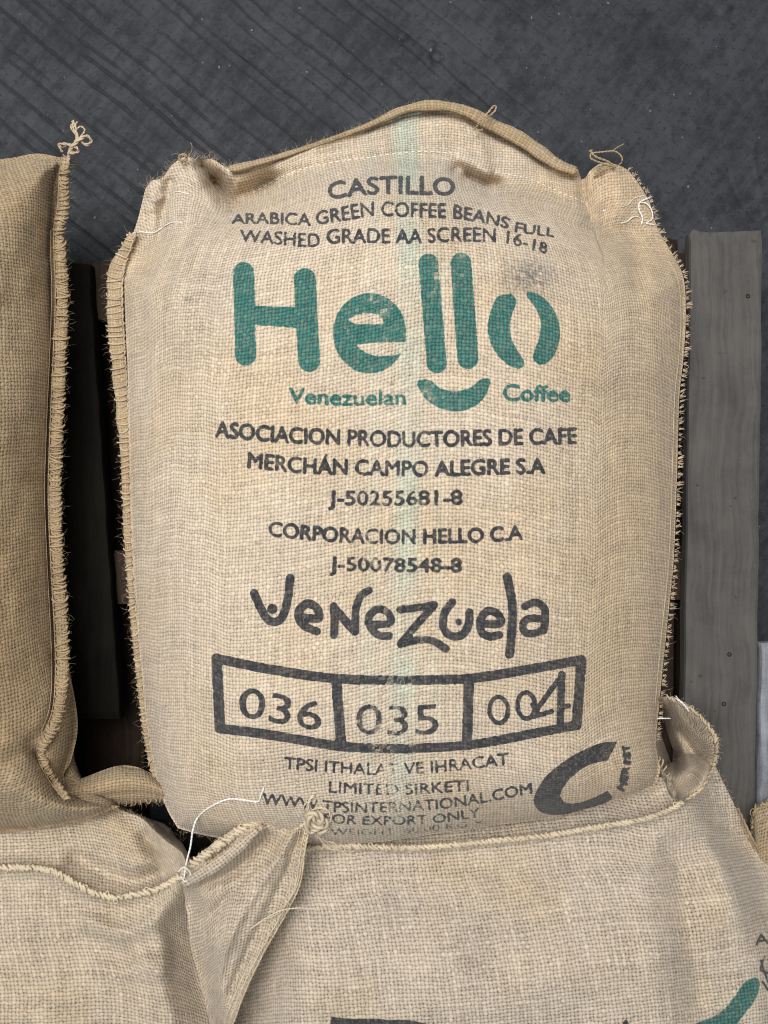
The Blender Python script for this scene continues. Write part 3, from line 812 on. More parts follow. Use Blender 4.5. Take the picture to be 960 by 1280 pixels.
def ribbon(name, pts, widths, zf, lift, thick, mat, parent, n=160, sides=12, tilt=0.0):
    """flattened roll of cloth along a pixel path"""
    q = np.column_stack([np.asarray(pts, float), np.asarray(widths, float)])
    p = cr(q, n)
    tx = np.gradient(p[:, 0]); ty = np.gradient(p[:, 1]); L = np.hypot(tx, ty) + 1e-9
    nx, ny = -ty / L, tx / L
    a = np.arange(sides) * 2 * np.pi / sides
    zc = zf(p[:, 0], p[:, 1]) + lift
    wob = 1 + .06 * Waves(int(n + sides * 7), 14)(np.arange(n), np.zeros(n)) + rng.normal(0, .025, n)
    off = np.cos(a)[None] * p[:, 2:3] / 2 * wob[:, None]
    zz = zc[:, None] + np.sin(a)[None] * thick * wob[:, None] + tilt * off * .001
    V = unproj(p[:, 0:1] + nx[:, None] * off, p[:, 1:2] + ny[:, None] * off, zz)
    q = []
    i = np.arange(n - 1)[:, None] * sides; s = np.arange(sides)[None]
    q = np.stack([i + s, i + sides + s, i + sides + (s + 1) % sides, i + (s + 1) % sides], -1).reshape(-1, 4)
    sl = np.concatenate([[0], np.cumsum(np.hypot(np.diff(p[:, 0]), np.diff(p[:, 1])))]) * .001
    uv = np.stack([np.broadcast_to(np.cos(a)[None] * p[:, 2:3] * .0006, (n, sides)), np.broadcast_to(sl[:, None], (n, sides))], -1)
    caps = [(0, k, k + 1) for k in range(1, sides - 1)] + [((n - 1) * sides, (n - 1) * sides + k + 1, (n - 1) * sides + k) for k in range(1, sides - 1)]
    return obj(name, mesh_from(name, V, q, uv, tris=caps), mat, parent)

def frame_along(pts, n):
    p = cr(pts, n)
    tx = np.gradient(p[:, 0]); ty = np.gradient(p[:, 1]); L = np.hypot(tx, ty) + 1e-9
    return p, np.stack([tx / L, ty / L], -1), np.stack([-ty / L, tx / L], -1)

def loop_stitches(tubes, pts, widths, zf, lift, pitch, r=.0012, slant=.35, height=.004):
    """overlock stitches: each thread climbs over the rolled edge from one side to the other"""
    q = np.column_stack([np.asarray(pts, float), np.asarray(widths, float)])
    length = np.hypot(*np.diff(cr(q, 200)[:, :2], axis=0).T).sum()
    n = int(length / pitch)
    p, T, Nn = frame_along(q, n)
    t = np.linspace(0, 1, 9)
    M = n
    a = np.pi * t
    jt = rng.normal(0, .4, (M, 1)); js = rng.normal(0, .14, (M, 1)); slant = slant + rng.normal(0, .35, (M, 1))
    off = -np.cos(a)[None] * (p[:, 2:3] / 2 + .6) * (1 + js)
    al = (np.sin(a * 1.0)[None] * (.55 + jt) + (t[None] - .5) * slant * 2) * pitch * .6
    X = p[:, 0:1] + Nn[:, 0:1] * off + T[:, 0:1] * al
    Y = p[:, 1:2] + Nn[:, 1:2] * off + T[:, 1:2] * al
    zz = (zf(p[:, 0], p[:, 1]) + lift)[:, None] + np.sin(a)[None] * height * (1 + js)
    tubes.add(unproj(X, Y, zz), r * rng.uniform(.75, 1.25, (M, 1)) * np.ones((1, 9)), 5)

def braid(tubes, pts, zf, lift, pitch=7.0, width=7.0, r=.0013):
    """plump chain stitch: overlapping slanted loops along the top seam"""
    length = np.hypot(*np.diff(cr(pts, 300)[:, :2], axis=0).T).sum()
    n = int(length / pitch)
    p, T, Nn = frame_along(pts, n)
    zz0 = zf(p[:, 0], p[:, 1]) + lift
    for sgn, ph in ((1, 0.0), (-1, .5)):          # two sets of slanted strands crossing like a rope
        t = np.linspace(-1, 1, 9)
        jit = rng.normal(0, .22, (n, 1)) + ph; w = width * (1 + rng.normal(0, .16, (n, 1)))
        off = t[None] * w * .5 * (1 if sgn > 0 else .8)
        al = (t[None] * sgn * (.5 + .2 * rng.normal(size=(n, 1))) + .25 * np.sin(t * 3)[None] + jit) * pitch
        X = p[:, 0:1] + Nn[:, 0:1] * off + T[:, 0:1] * al
        Y = p[:, 1:2] + Nn[:, 1:2] * off + T[:, 1:2] * al
        arch = (.0026 if sgn > 0 else .0012) * (1 - t ** 2)[None] - .0022 * (t ** 4)[None] + rng.normal(0, .0004, (n, 1))
        tubes.add(unproj(X, Y, zz0[:, None] + arch), r * 1.2 * rng.uniform(.75, 1.3, (n, 1)) * (1 - .45 * t ** 4)[None], 6)
    # stray loops standing out of the seam
    m = rng.random(n) < .10
    t = np.linspace(0, 1, 8); a = np.pi * t
    side = np.where(rng.random(m.sum()) < .7, -1, 1)[:, None]
    off = side * (width * .3 + np.sin(a)[None] * width * rng.uniform(.15, .55, (m.sum(), 1)))
    al = np.cos(a)[None] * pitch * rng.uniform(.25, .6, (m.sum(), 1))
    X = p[m, 0:1] + Nn[m, 0:1] * off + T[m, 0:1] * al; Y = p[m, 1:2] + Nn[m, 1:2] * off + T[m, 1:2] * al
    tubes.add(unproj(X, Y, zz0[m][:, None] + .0018 + .0012 * np.sin(a)[None]), r * .5, 5)

def core(name, pts, width, zf, lift, mat, parent):
    p = cr(pts, 30)
    return ribbon(name, p, [width] * 30, zf, lift, .0028, mat, parent, 200, 10)

def edge_hairs(tubes, pts, zf, side, count, lmin, lmax, spread=.7, lift=0.0, r=.00017):
    p, T, Nn = frame_along(pts, count)
    k = rng.permutation(count)
    p = p + rng.normal(0, 1.2, p.shape)
    ang = np.arctan2(Nn[:, 1] * side, Nn[:, 0] * side) + rng.normal(0, spread, count)
    fibres(tubes, p[:, 0], p[:, 1], zf(p[:, 0], p[:, 1]) + lift, ang, lmin + (lmax - lmin) * rng.random(count) ** 2.2, r)

def face_hairs(tubes, n, box, zf, test=None, lmin=.003, lmax=.010, r=.0001):
    x = rng.uniform(box[0], box[2], n); y = rng.uniform(box[1], box[3], n)
    if test is not None:
        k = test(x, y); x, y = x[k], y[k]
    fibres(tubes, x, y, zf(x, y) + .0008, rng.uniform(0, 2 * np.pi, len(x)), rng.uniform(lmin, lmax, len(x)), r, .6, .22)

zc = lambda v: (lambda x, y: np.full(np.shape(x), v, float))
# left seam with overlock loops
ls = [(166, 292), (157, 312), (146, 340), (144, 375), (147, 430), (151, 480), (154, 520), (157, 570), (159, 640), (163, 720), (169, 790), (176, 860), (184, 925), (194, 975)]
lw = [8, 13, 20, 21, 20, 18, 16, 13, 11, 9.5, 9, 8, 7, 5]
ribbon("side_seam", ls, lw, zc(.218), .0, .0045, M_HEM, sack, 240)
tb = Tubes(); loop_stitches(tb, ls, lw, zc(.218), .001, 7.6, .0014, .35, .0050)
braid(tb, [(x + w * .42, y) for (x, y), w in zip(ls, lw)], zc(.2225), .0, 6.0, 3.0, .0008)
tb.build("overlock_stitching", M_TWINE, sack, kind="stuff")
# frayed right edge: tufts of cut weft threads
fr_edge = [(786, 214), (801, 232), (813, 253), (822, 285), (842, 320), (856, 350), (858, 400), (855, 450), (850, 500), (847, 600), (843, 700), (833, 800), (825, 880), (821, 925)]
tb = Tubes()
p, T, Nn = frame_along(fr_edge, 108)
p = p + T * rng.normal(0, 1.3, (len(p), 1)); tl_ = rng.uniform(.55, 1.25, len(p))
for strand in range(5):
    n = len(p)
    q = p + T * (rng.normal(0, .45, (n, 1)) + (strand - 2) * .45)
    ang = np.arctan2(-Nn[:, 1], -Nn[:, 0]) + rng.normal(-.18, .22, n)
    Lr = rng.uniform(.0040, .0078, n) * tl_
    fibres(tb, q[:, 0], q[:, 1], z_main(p[:, 0], p[:, 1]) - .001 + strand * .0006, ang, Lr, .0011, .2, -.05, 4)
tb.build("frayed_edge", M_TWINE, sack, kind="stuff")
rs = [(790, 225), (806, 258), (816, 290), (834, 322), (848, 352), (851, 400), (848, 450), (843, 500), (840, 600), (836, 700), (826, 800), (819, 880)]
one("side_seam_thread", M_TWINE, sack, [(x, y, .0006) for x, y in rs], .0009, 260, z_main)
# rolled hem across the top
hem = [(287, 211), (300, 209), (345, 197), (400, 179), (450, 161), (480, 148), (502, 138), (530, 132), (560, 133), (588, 141), (613, 155), (648, 172), (676, 191), (698, 206), (720, 214)]
hw_ = [9, 10, 7, 6, 7, 9, 10, 12, 13, 14, 16, 17, 16, 15, 10]
M_HEMB = burlap("burlap_hem_brown", (.375, .288, .182), .0042, .0042, width=.95, holes=.7, warm=.6)
z_hem = lambda x, y: z_main(x, y) * 0 + .222 + .0035 * np.sin(x / 37.0)
ribbon("rolled_hem", hem, hw_, z_hem, .001, .005, M_HEMB, sack, 200, 14)
# white running stitch
def dashes(tubes, pts, zf, pitch, r, lift=.0006, duty=.62):
    L = np.hypot(*np.diff(cr(pts, 200)[:, :2], axis=0).T).sum()
    n = int(L / pitch)
    p, T, Nn = frame_along(pts, n)
    t = np.linspace(-.5, .5, 5)[None] * pitch * duty
    X = p[:, 0:1] + T[:, 0:1] * t; Y = p[:, 1:2] + T[:, 1:2] * t + rng.normal(0, .25, (n, 1))
    Z = zf(X, Y) + lift - .0012 * (np.abs(np.linspace(-1, 1, 5)) ** 3)[None]
    tubes.add(unproj(X, Y, Z), r, 5)
tb = Tubes()
dashes(tb, [(318, 240), (345, 225), (370, 214), (400, 206), (450, 198), (520, 190), (572, 192)], z_main, 7.5, .0008)
dashes(tb, [(622, 216), (660, 223), (695, 238), (728, 252)], z_main, 7.0, .0007)
one("white_thread", M_WHITE, sack, [(158, 294, .001), (175, 290, .0015), (192, 291, .001), (205, 283, .003), (215, 278, .0025), (228, 278, .001)], .0010, 60, z_main)
one("white_thread", M_WHITE, sack, [(216, 239, .001), (226, 240, .001), (237, 243, .001)], .0008, 24, z_main)
one("white_thread", M_WHITE, sack, [(186, 248, .001), (196, 252, .001)], .0006, 12, z_main)
one("white_thread", M_WHITE, sack, [(812, 247, .002), (800, 253, .003), (799, 262, .004), (803, 272, .004), (802, 281, .003)], .0012, 40, z_main)
one("white_thread", M_WHITE, sack, [(802, 253, .003), (809, 255, .004), (815, 264, .004), (815, 274, .004), (808, 279, .003), (818, 281, .002)], .0010, 50, z_main)
one("white_thread", M_WHITE, sack, [(777, 279, .001), (784, 277, .002), (792, 271, .002), (798, 271, .001)], .0009, 30, z_main)
one("white_thread", M_WHITE, sack, [(776, 259, .001), (785, 256, .0015), (793, 248, .001), (806, 244, .001)], .0006, 30, z_main)
one("white_thread", M_WHITE, sack, [(754, 263, .001), (757, 264, .002)], .0011, 8, z_main)
tb.build("white_stitching", M_WHITE, sack, kind="stuff")
# twine ends at the top corners
zk = lambda a: a
one("twine_end", M_TWINE_DK, sack, [(593, 162, .232), (600, 152, .242), (609, 142, .245), (618, 132, .243), (619, 138, .240), (608, 148, .236)], .0014, 60)
one("twine_end", M_TWINE_DK, sack, [(593, 160, .234), (598, 163, .234), (604, 162, .232)], .0013, 20)
for k in range(7):
    a, b = rng.uniform(-3, 3, 2)
    one("twine_end", M_TWINE_DK, sack, [(742, 221, .222), (752, 211 + a, .232), (762, 207, .236), (768, 208 + b * .5, .230)], .0008, 30)
one("twine_end", M_TWINE_DK, sack, [(768, 208, .232), (760, 202, .236), (745, 196, .24), (737, 188, .24)], .0014, 40)
one("twine_end", M_TWINE_DK, sack, [(770, 209, .232), (758, 206, .237), (742, 200, .238), (738, 196, .238), (740, 187, .238)], .0012, 40)
one("twine_end", M_TWINE_DK, sack, [(766, 210, .232), (776, 204, .24), (777, 196, .244), (768, 189, .246), (752, 190, .243), (740, 191, .24)], .0010, 50)
one("twine_end", M_TWINE_DK, sack, [(764, 190, .245), (772, 184, .247), (780, 180, .246)], .0008, 24)
one("twine_end", M_TWINE_DK, sack, [(228, 204, .240), (224, 198, .243), (227, 193, .246), (233, 195, .246), (232, 201, .242), (226, 200, .244)], .0018, 40)
one("twine_end", M_TWINE_DK, sack, [(232, 197, .246), (239, 190, .25), (240, 182, .252), (238, 178, .252)], .0005, 24)
one("twine_end", M_TWINE_DK, sack, [(226, 196, .246), (220, 192, .25), (214, 194, .25)], .0003, 16)
# loose hairs
tb = Tubes()
edge_hairs(tb, ls, zc(.222), 1, 420, .002, .008)
edge_hairs(tb, [(x - w / 2, y) for (x, y), w in zip(ls, lw)], zc(.219), 1, 330, .002, .013, .5, r=.00013)
edge_hairs(tb, hem, z_main, -1, 800, .003, .012, .6, .006)
edge_hairs(tb, main_top[:9], z_main, -1, 200, .003, .014)
edge_hairs(tb, fr_edge, z_main, -1, 220, .003, .014, .6)
edge_hairs(tb, main_bot, z_main, 1, 400, .002, .009, .7)
face_hairs(tb, 2600, (150, 140, 860, 1050), z_main, lambda x, y: inside(x, y, body))
face_hairs(tb, 2200, (690, 300, 845, 980), z_main, lambda x, y: inside(x, y, body), .003, .009, .00011)
tb.build("loose_hairs", M_HAIR, sack, kind="stuff")

# ------------------------------------------------------------------ sack on the left
wl1, wl2 = Waves(201, 140), Waves(202, 40)
lf_body = np.vstack([cr([(-520, 300), (-300, 225), (-100, 208), (0, 204), (45, 197), (74, 202)], 40), cr([(70, 230), (64, 300), (64, 340), (66, 420), (63, 520), (61, 620), (64, 720), (72, 800), (88, 865), (93, 910), (85, 945), (76, 970), (96, 998), (146, 1006)], 60),
                     cr([(146, 1006), (110, 1020), (60, 1031), (0, 1036), (-120, 1040), (-400, 1050), (-540, 1030)], 40)])
lf_folds = [([(48, 945), (40, 930), (60, 905), (74, 870), (72, 820)], 9, -.010), ([(46, 944), (58, 966), (78, 990)], 7, -.010), ([(20, 985), (60, 1010), (110, 1012)], 16, .006),
            ([(-10, 960), (25, 945), (44, 940)], 12, -.010), ([(62, 210), (63, 260), (60, 320)], 6, -.006)]
lf_d = SoftDist(lf_body)
def z_left(X, Y):
    X = np.asarray(X, float); Y = np.asarray(Y, float)
    d = lf_d(X, Y)
    t = np.clip(d / 240, 0, 1)
    z = .205 + .165 * np.sqrt(1 - (1 - t) ** 2.2) ** 1.3 + .04 * smooth(880, 1020, Y) + .002 * wl1(X, Y) + .0008 * wl2(X, Y)
    return z + folds(X, Y, lf_folds)
lsack = empty("coffee_sack", (0, 0, 0), "brown shaded burlap sack at the left edge with looped seam and knotted corner", "sack", "burlap coffee sacks on the pallet")
P = coons([(-540, 310), (-300, 220), (-100, 203), (0, 199), (45, 192), (76, 197)], [(-550, 1030), (-400, 1055), (-120, 1045), (0, 1040), (60, 1034), (110, 1023), (150, 1008)],
          [(-540, 310), (-560, 650), (-550, 1030)], [(76, 197), (74, 250), (70, 300), (69, 340), (71, 420), (68, 520), (66, 620), (69, 720), (77, 800), (92, 865), (97, 910), (89, 950), (80, 972), (98, 998), (150, 1008)], 340, 440)
sheet("front_panel", P, z_left(P[..., 0], P[..., 1]), M_LEFT, lsack, uv_off=(.031, .017))
back_shell(P, z_left(P[..., 0], P[..., 1]), M_LEFT, lsack, DECK + .004)
seam = [(83, 196), (80, 225), (79, 262), (74, 288), (76, 325), (78, 370), (75, 450), (71, 540), (69, 620), (72, 700), (77, 780), (78, 840), (74, 885), (63, 915), (52, 937), (57, 958), (70, 980), (84, 998)]
sw = [9, 10, 12, 11, 13, 14, 14, 14, 14, 14, 15, 14, 13, 12, 10, 9, 9, 7]
zl = lambda x, y: np.maximum(z_left(np.minimum(x, 66), y), .222) + .001
ribbon("side_seam", seam, sw, zl, .002, .0055, M_LEFT, lsack, 240)
tb = Tubes(); loop_stitches(tb, seam, sw, zl, .003, 6.4, .0014, .55, .0056)
loop_stitches(tb, seam, [w * .9 for w in sw], zl, .0035, 7.1, .0012, -.7, .0054)
thread(tb, [(x - w * .62, y, .003) for (x, y), w in zip(seam, sw)], .0010, 260, zl)
thread(tb, [(x - w * .95, y, .0015) for (x, y), w in zip(seam[3:-4], sw[3:-4])], .0007, 200, zl)
tb.build("overlock_stitching", M_TWINE_DK, lsack, kind="stuff")
# knotted corner
for k in range(5):
    e = rng.uniform(-2.5, 2.5, 4)
    one("knot_strand", M_TWINE, lsack, [(84 + e[0] * .6, 215, .226), (86 + e[1] * .6, 196, .232), (90 + e[2], 184, .236), (96 + e[3], 174, .236), (92 + e[0] * 1.5, 160 + e[1], .234), (93 + e[2] * 1.6, 151 + e[3], .232)], .0014, 40)
one("knot_strand", M_TWINE, lsack, [(88, 186, .240), (98, 176, .244), (108, 170, .242), (114, 176, .238), (109, 181, .238), (102, 178, .240)], .0021, 50)
one("knot_strand", M_TWINE, lsack, [(78, 190, .232), (74, 181, .236), (82, 180, .240), (95, 184, .240), (97, 190, .236), (85, 192, .238)], .0019, 50)
one("knot_strand", M_TWINE, lsack, [(92, 180, .240), (100, 172, .242), (106, 163, .240), (101, 158, .238), (95, 162, .238)], .0012, 40)
tb = Tubes()
edge_hairs(tb, [(x + w / 2 - 1, y) for (x, y), w in zip(seam[:14], sw)], zl, -1, 520, .002, .014, .6, .002)
edge_hairs(tb, [(0, 1038), (60, 1032), (110, 1021), (148, 1008)], z_left, 1, 260, .003, .010, .6)
face_hairs(tb, 900, (0, 200, 90, 1030), z_left, lambda x, y: inside(x, y, lf_body))
thread(tb, [(84, 182, .238), (78, 184, .24), (74, 180, .24)], .0006, 14)
tb.build("loose_hairs", M_TWINE_DK, lsack, kind="stuff")
# folded corner reaching right, below the dark gap
we = Waves(211, 60)
def z_lear(X, Y):
    top = np.interp(X, [75, 110, 150, 180, 215], [985, 970, 957, 962, 985]); bot = np.interp(X, [75, 110, 150, 195, 215], [1004, 1008, 1006, 1002, 1004])
    t = np.clip((Y - top) / (bot - top + 1e-6), 0, 1)
    return .212 + .028 * np.sin(np.pi * np.clip(t, 0, 1)) ** .7 + .0012 * we(X, Y) - .004 * np.exp(-((t - .72) / .08) ** 2) + .012 * smooth(120, 80, X)
P = coons([(75, 985), (110, 970), (150, 957), (182, 963), (218, 988)], [(78, 1002), (110, 1008), (150, 1006), (195, 1002), (220, 1004)], [(75, 985), (78, 1002)], [(218, 988), (220, 1004)], 110, 50)
sheet("folded_corner", P, z_lear(P[..., 0], P[..., 1]), M_LEFT, lsack)
tb = Tubes()
loop_stitches(tb, [(80, 1001), (110, 1006), (150, 1004), (195, 1000), (212, 1002)], [6, 7, 7, 6, 5], z_lear, .002, 6, .0009, .3, .002)
edge_hairs(tb, [(80, 1003), (110, 1008), (150, 1006), (195, 1002), (212, 1004)], z_lear, 1, 160, .002, .008)
tb.build("corner_stitching", M_TWINE_DK, lsack, kind="stuff")

# ------------------------------------------------------------------ sack at the lower left
wc1, wc2 = Waves(401, 150), Waves(402, 42)
ct_seam = [(372, 1062), (430, 1058), (500, 1060), (560, 1057), (620, 1051), (680, 1045), (740, 1035), (790, 1027), (815, 1021)]
ct_seam2 = ct_seam + [(845, 1008), (868, 990)]
ct_fold = [(890, 975), (866, 1010), (846, 1050), (834, 1100), (836, 1160), (850, 1230), (862, 1300), (880, 1500)]
ct_folds = [(ct_seam2, 7, .008), ([(840, 1060), (852, 1120), (866, 1180), (876, 1240)], 16, -.010), ([(870, 1010), (900, 1080), (925, 1140)], 18, .016), ([(420, 1120), (600, 1110), (760, 1090)], 40, .004),
            ([(900, 1150), (880, 1200), (890, 1260)], 14, .005), ([(845, 1130), (880, 1120), (910, 1140)], 10, .004), ([(300, 1120), (330, 1200), (300, 1280)], 40, -.010)]
def z_ct(X, Y):
    X = np.asarray(X, float); Y = np.asarray(Y, float)
    s = np.interp(X, [p_[0] for p_ in ct_seam2], [p_[1] for p_ in ct_seam2])
    z = .228 + .022 * smooth(-30, 2, Y - s) + .062 * smooth(0, 210, Y - s) ** .8 - .12 * smooth(1390, 1540, Y)
    z -= .034 * step_across(X, Y, ct_fold, 30) * smooth(985, 1060, Y)
    z -= .055 * smooth(-75, -10, X - np.interp(Y, [950, 1010, 1050, 1080, 1200, 1500], [892, 920, 940, 965, 1010, 1050]))
    z -= .10 * smooth(385, 265, X)
    return z + .002 * wc1(X, Y) + .0004 * wc2(X, Y) + folds(X, Y, ct_folds)
wb1, wb2 = Waves(301, 120), Waves(302, 36)
bl_seam = [(-60, 1088), (0, 1085), (40, 1085), (68, 1090), (95, 1105), (120, 1117), (145, 1122), (170, 1118), (195, 1112), (215, 1102), (230, 1092)]
bl_folds = [(bl_seam, 9, .012), ([(95, 1072), (135, 1092), (165, 1100), (205, 1090)], 13, -.018), ([(140, 1030), (165, 1050), (170, 1080)], 22, .014), ([(185, 1048), (205, 1062)], 12, -.016),
            ([(110, 1152), (150, 1166), (195, 1148), (224, 1110)], 13, .018), ([(178, 1020), (196, 1040), (215, 1075)], 12, .010), ([(130, 1215), (170, 1212), (200, 1200)], 14, .008), ([(95, 1180), (110, 1230), (105, 1285)], 20, -.006),
            ([(186, 1205), (204, 1245), (214, 1290)], 16, .012), ([(196, 1166), (206, 1190), (204, 1215)], 10, .008), ([(60, 1110), (90, 1130), (110, 1170)], 16, -.006)]
bl_edge = [(236, 1050), (234, 1095), (232, 1130), (218, 1166), (222, 1205), (236, 1250), (252, 1290), (270, 1400), (300, 1520)]
def z_bl(X, Y):
    X = np.asarray(X, float); Y = np.asarray(Y, float)
    z = .205 + .055 * smooth(980, 1110, Y) + .045 * smooth(1100, 1270, Y) * (1 - .5 * smooth(80, 240, X)) - .10 * smooth(1380, 1540, Y)
    z -= .046 * step_across(X, Y, bl_edge, 34) * smooth(1085, 1150, Y)
    z -= .10 * smooth(-380, -560, X)
    return z + .0020 * wb1(X, Y) + .0009 * wb2(X, Y) + folds(X, Y, bl_folds)
bsack = empty("coffee_sack", (0, 0, 0), "pale burlap sack in the lower left corner with twisted tied ear", "sack", "burlap coffee sacks on the pallet")
P = coons([(-560, 1010), (-300, 985), (0, 985), (100, 985), (150, 1012), (176, 1022), (200, 1045), (228, 1066)], [(-560, 1530), (0, 1540), (340, 1520)], [(-560, 1010), (-580, 1300), (-560, 1530)],
          [(228, 1066), (240, 1095), (250, 1130), (258, 1170), (272, 1220), (292, 1290), (340, 1520)], 440, 300)
Zb = z_bl(P[..., 0], P[..., 1])
sheet("front_panel", P, Zb, M_LOW2, bsack, uv_off=(.11, .05))
back_shell(P, Zb, M_LOW2, bsack, DECK + .004)
core("top_seam", bl_seam, 8, z_bl, .0012, M_LOW2, bsack)
tb = Tubes(); braid(tb, bl_seam, z_bl, .0030, 5.6, 9.0, .0016)
tb.build("top_seam_braid", M_TWINE_LT, bsack, kind="stuff")
# twisted ear with its own seams
z_over = lambda x, y: np.maximum(z_main(x, y), np.where(y > 1040, z_ct(x, y), 0))
we1, we2 = Waves(311, 60), Waves(312, 24)
ear_top = [(226, 1094), (258, 1068), (290, 1045), (320, 1026), (345, 1019), (370, 1024), (386, 1036)]
ear_right = [(386, 1036), (381, 1062), (374, 1105), (354, 1146), (330, 1188), (306, 1238), (288, 1290), (280, 1340)]
ear_left = [(226, 1094), (232, 1128), (238, 1178), (250, 1228), (264, 1290), (268, 1340)]
ear_folds = [([(372, 1036), (330, 1100), (290, 1170), (268, 1240)], 5, .006), ([(364, 1032), (315, 1088), (266, 1140)], 5, -.007), ([(378, 1045), (352, 1100), (317, 1170), (286, 1240)], 5, -.006), ([(352, 1026), (345, 1060), (330, 1080)], 5, -.006), ([(234, 1104), (280, 1080), (324, 1036)], 8, .020), ([(262, 1078), (300, 1052), (330, 1030)], 4, -.006), ([(256, 1104), (300, 1084), (336, 1046)], 9, -.020), ([(330, 1034), (352, 1050), (356, 1080)], 9, .007), ([(240, 1130), (262, 1160), (262, 1220)], 12, -.008), ([(300, 1110), (290, 1150), (276, 1190)], 14, .006), ([(378, 1062), (370, 1106), (350, 1146), (326, 1188), (302, 1238), (284, 1290)], 8, .008),
             ([(366, 1060), (356, 1106), (336, 1146), (312, 1190), (292, 1238), (276, 1290)], 6, -.005), ([(345, 1040), (318, 1110), (285, 1180), (270, 1250)], 26, .008), ([(362, 1040), (368, 1070)], 6, .005)]
def z_ear(X, Y):
    X = np.asarray(X, float); Y = np.asarray(Y, float)
    z = .298 - .012 * smooth(1050, 1280, Y) + .008 * smooth(240, 330, X)
    l = cr(ear_left, 60); xl = np.interp(Y, l[:, 1], l[:, 0]); z = z - .034 * smooth(30, 0, X - xl)
    return z + .0012 * we1(X, Y) + .0005 * we2(X, Y) + folds(X, Y, ear_folds)
P = coons(ear_top, [(268, 1340), (280, 1340)], ear_left, ear_right, 110, 200)
Ze = z_ear(P[..., 0], P[..., 1])
ear = sheet("ear", P, Ze, M_LOW2, bsack, uv_off=(.2, .3))
sol = ear.modifiers.new("cloth", 'SOLIDIFY'); sol.thickness = .004; sol.offset = -1
ribbon("rolled_band", [(228, 1106), (250, 1094), (276, 1078), (302, 1056), (322, 1038)], [9, 13, 14, 13, 8], z_ear, .0, .006, M_LOW2, bsack, 60, 14)
core("ear_seam", ear_top, 12, z_ear, .0015, M_LOW2, bsack)
tb = Tubes(); braid(tb, ear_top, z_ear, .0034, 5.8, 13.0, .0018)
for off_, r_ in ((0, .0013), (-5, .0009), (-11, .0008)):
    thread(tb, [(x + off_, y + 2, .0012) for x, y in ear_right], r_, 140, z_ear, .0002)
tb.build("ear_braid", M_TWINE_LT, bsack, kind="stuff")
# big knot at the ear's tip
one("knot_strand", M_TWINE_LT, bsack, [(378, 1030, .305), (388, 1038, .312), (398, 1034, .316), (402, 1024, .316), (394, 1016, .318), (385, 1022, .318), (390, 1032, .318), (404, 1032, .312)], .0044, 70, over=z_over)
one("knot_strand", M_TWINE_LT, bsack, [(388, 1018, .316), (396, 1026, .320), (406, 1026, .316), (408, 1034, .31), (398, 1042, .306)], .0038, 50, over=z_over)
one("knot_strand", M_TWINE_LT, bsack, [(388, 1020, .318), (385, 1008, .322), (388, 998, .326), (393, 994, .326)], .0019, 36, over=z_over)
one("knot_strand", M_TWINE_LT, bsack, [(386, 1016, .318), (396, 1010, .326), (408, 1012, .328), (414, 1022, .324), (410, 1030, .318)], .0016, 44, over=z_over)
one("knot_strand", M_TWINE_LT, bsack, [(384, 1024, .314), (379, 1010, .320), (384, 1002, .320)], .0013, 26, over=z_over)
one("knot_strand", M_TWINE_LT, bsack, [(404, 1032, .312), (412, 1036, .310), (408, 1040, .308)], .0020, 20, over=z_over)
one("knot_strand", M_TWINE_LT, bsack, [(398, 1012, .324), (408, 1004, .330), (418, 1008, .328)], .0006, 22, over=z_over)
one("loose_thread", M_TWINE_LT, bsack, [(396, 1044, .304), (406, 1056, .300), (414, 1062, .298), (421, 1060, .298), (418, 1054, .299), (410, 1052, .300)], .0008, 50, over=z_over)
one("loose_thread", M_TWINE_LT, bsack, [(402, 1048, .304), (424, 1064, .300), (452, 1072, .302), (476, 1080, .304), (486, 1092, .305), (491, 1106, .304)], .0006, 60, over=z_over)
one("loose_thread", M_TWINE_LT, bsack, [(378, 1070, .312), (372, 1105, .314), (352, 1138, .316), (330, 1150, .316), (312, 1162, .312)], .0007, 60, over=z_over)
one("loose_thread", M_TWINE_LT, bsack, [(314, 1160, .312), (335, 1146, .318), (352, 1138, .322), (372, 1135, .322), (394, 1136, .320)], .0010, 60, over=z_over)
one("white_tie", M_WHITE, bsack, [(230, 1098, .292), (233, 1078, .296), (238, 1058, .300), (241, 1038, .300), (247, 1022, .300), (262, 1009, .302), (285, 999, .306), (305, 1000, .308), (322, 1002, .310), (326, 994, .312), (330, 984, .314)], .0013, 120, over=z_over)
one("white_tie", M_WHITE, bsack, [(222, 1090, .288), (230, 1084, .300), (238, 1092, .296), (232, 1102, .292), (226, 1096, .294)], .0011, 36, over=z_over)
# rolled scrap under the main sack
tb = Tubes()
edge_hairs(tb, bl_seam[1:], z_bl, -1, 360, .002, .009, 1.0, .003)
edge_hairs(tb, bl_seam[1:], z_bl, 1, 260, .002, .009, 1.0, .003)
edge_hairs(tb, ear_right, z_ear, -1, 420, .002, .010, .7, .002)
edge_hairs(tb, ear_top, z_ear, -1, 260, .002, .012, 1.0, .003)
edge_hairs(tb, [(150, 1012), (176, 1022), (200, 1045), (226, 1064)], z_bl, -1, 120, .002, .007)
face_hairs(tb, 1500, (0, 1030, 230, 1280), z_bl)
tb.build("loose_hairs", M_HAIR, bsack, kind="stuff")

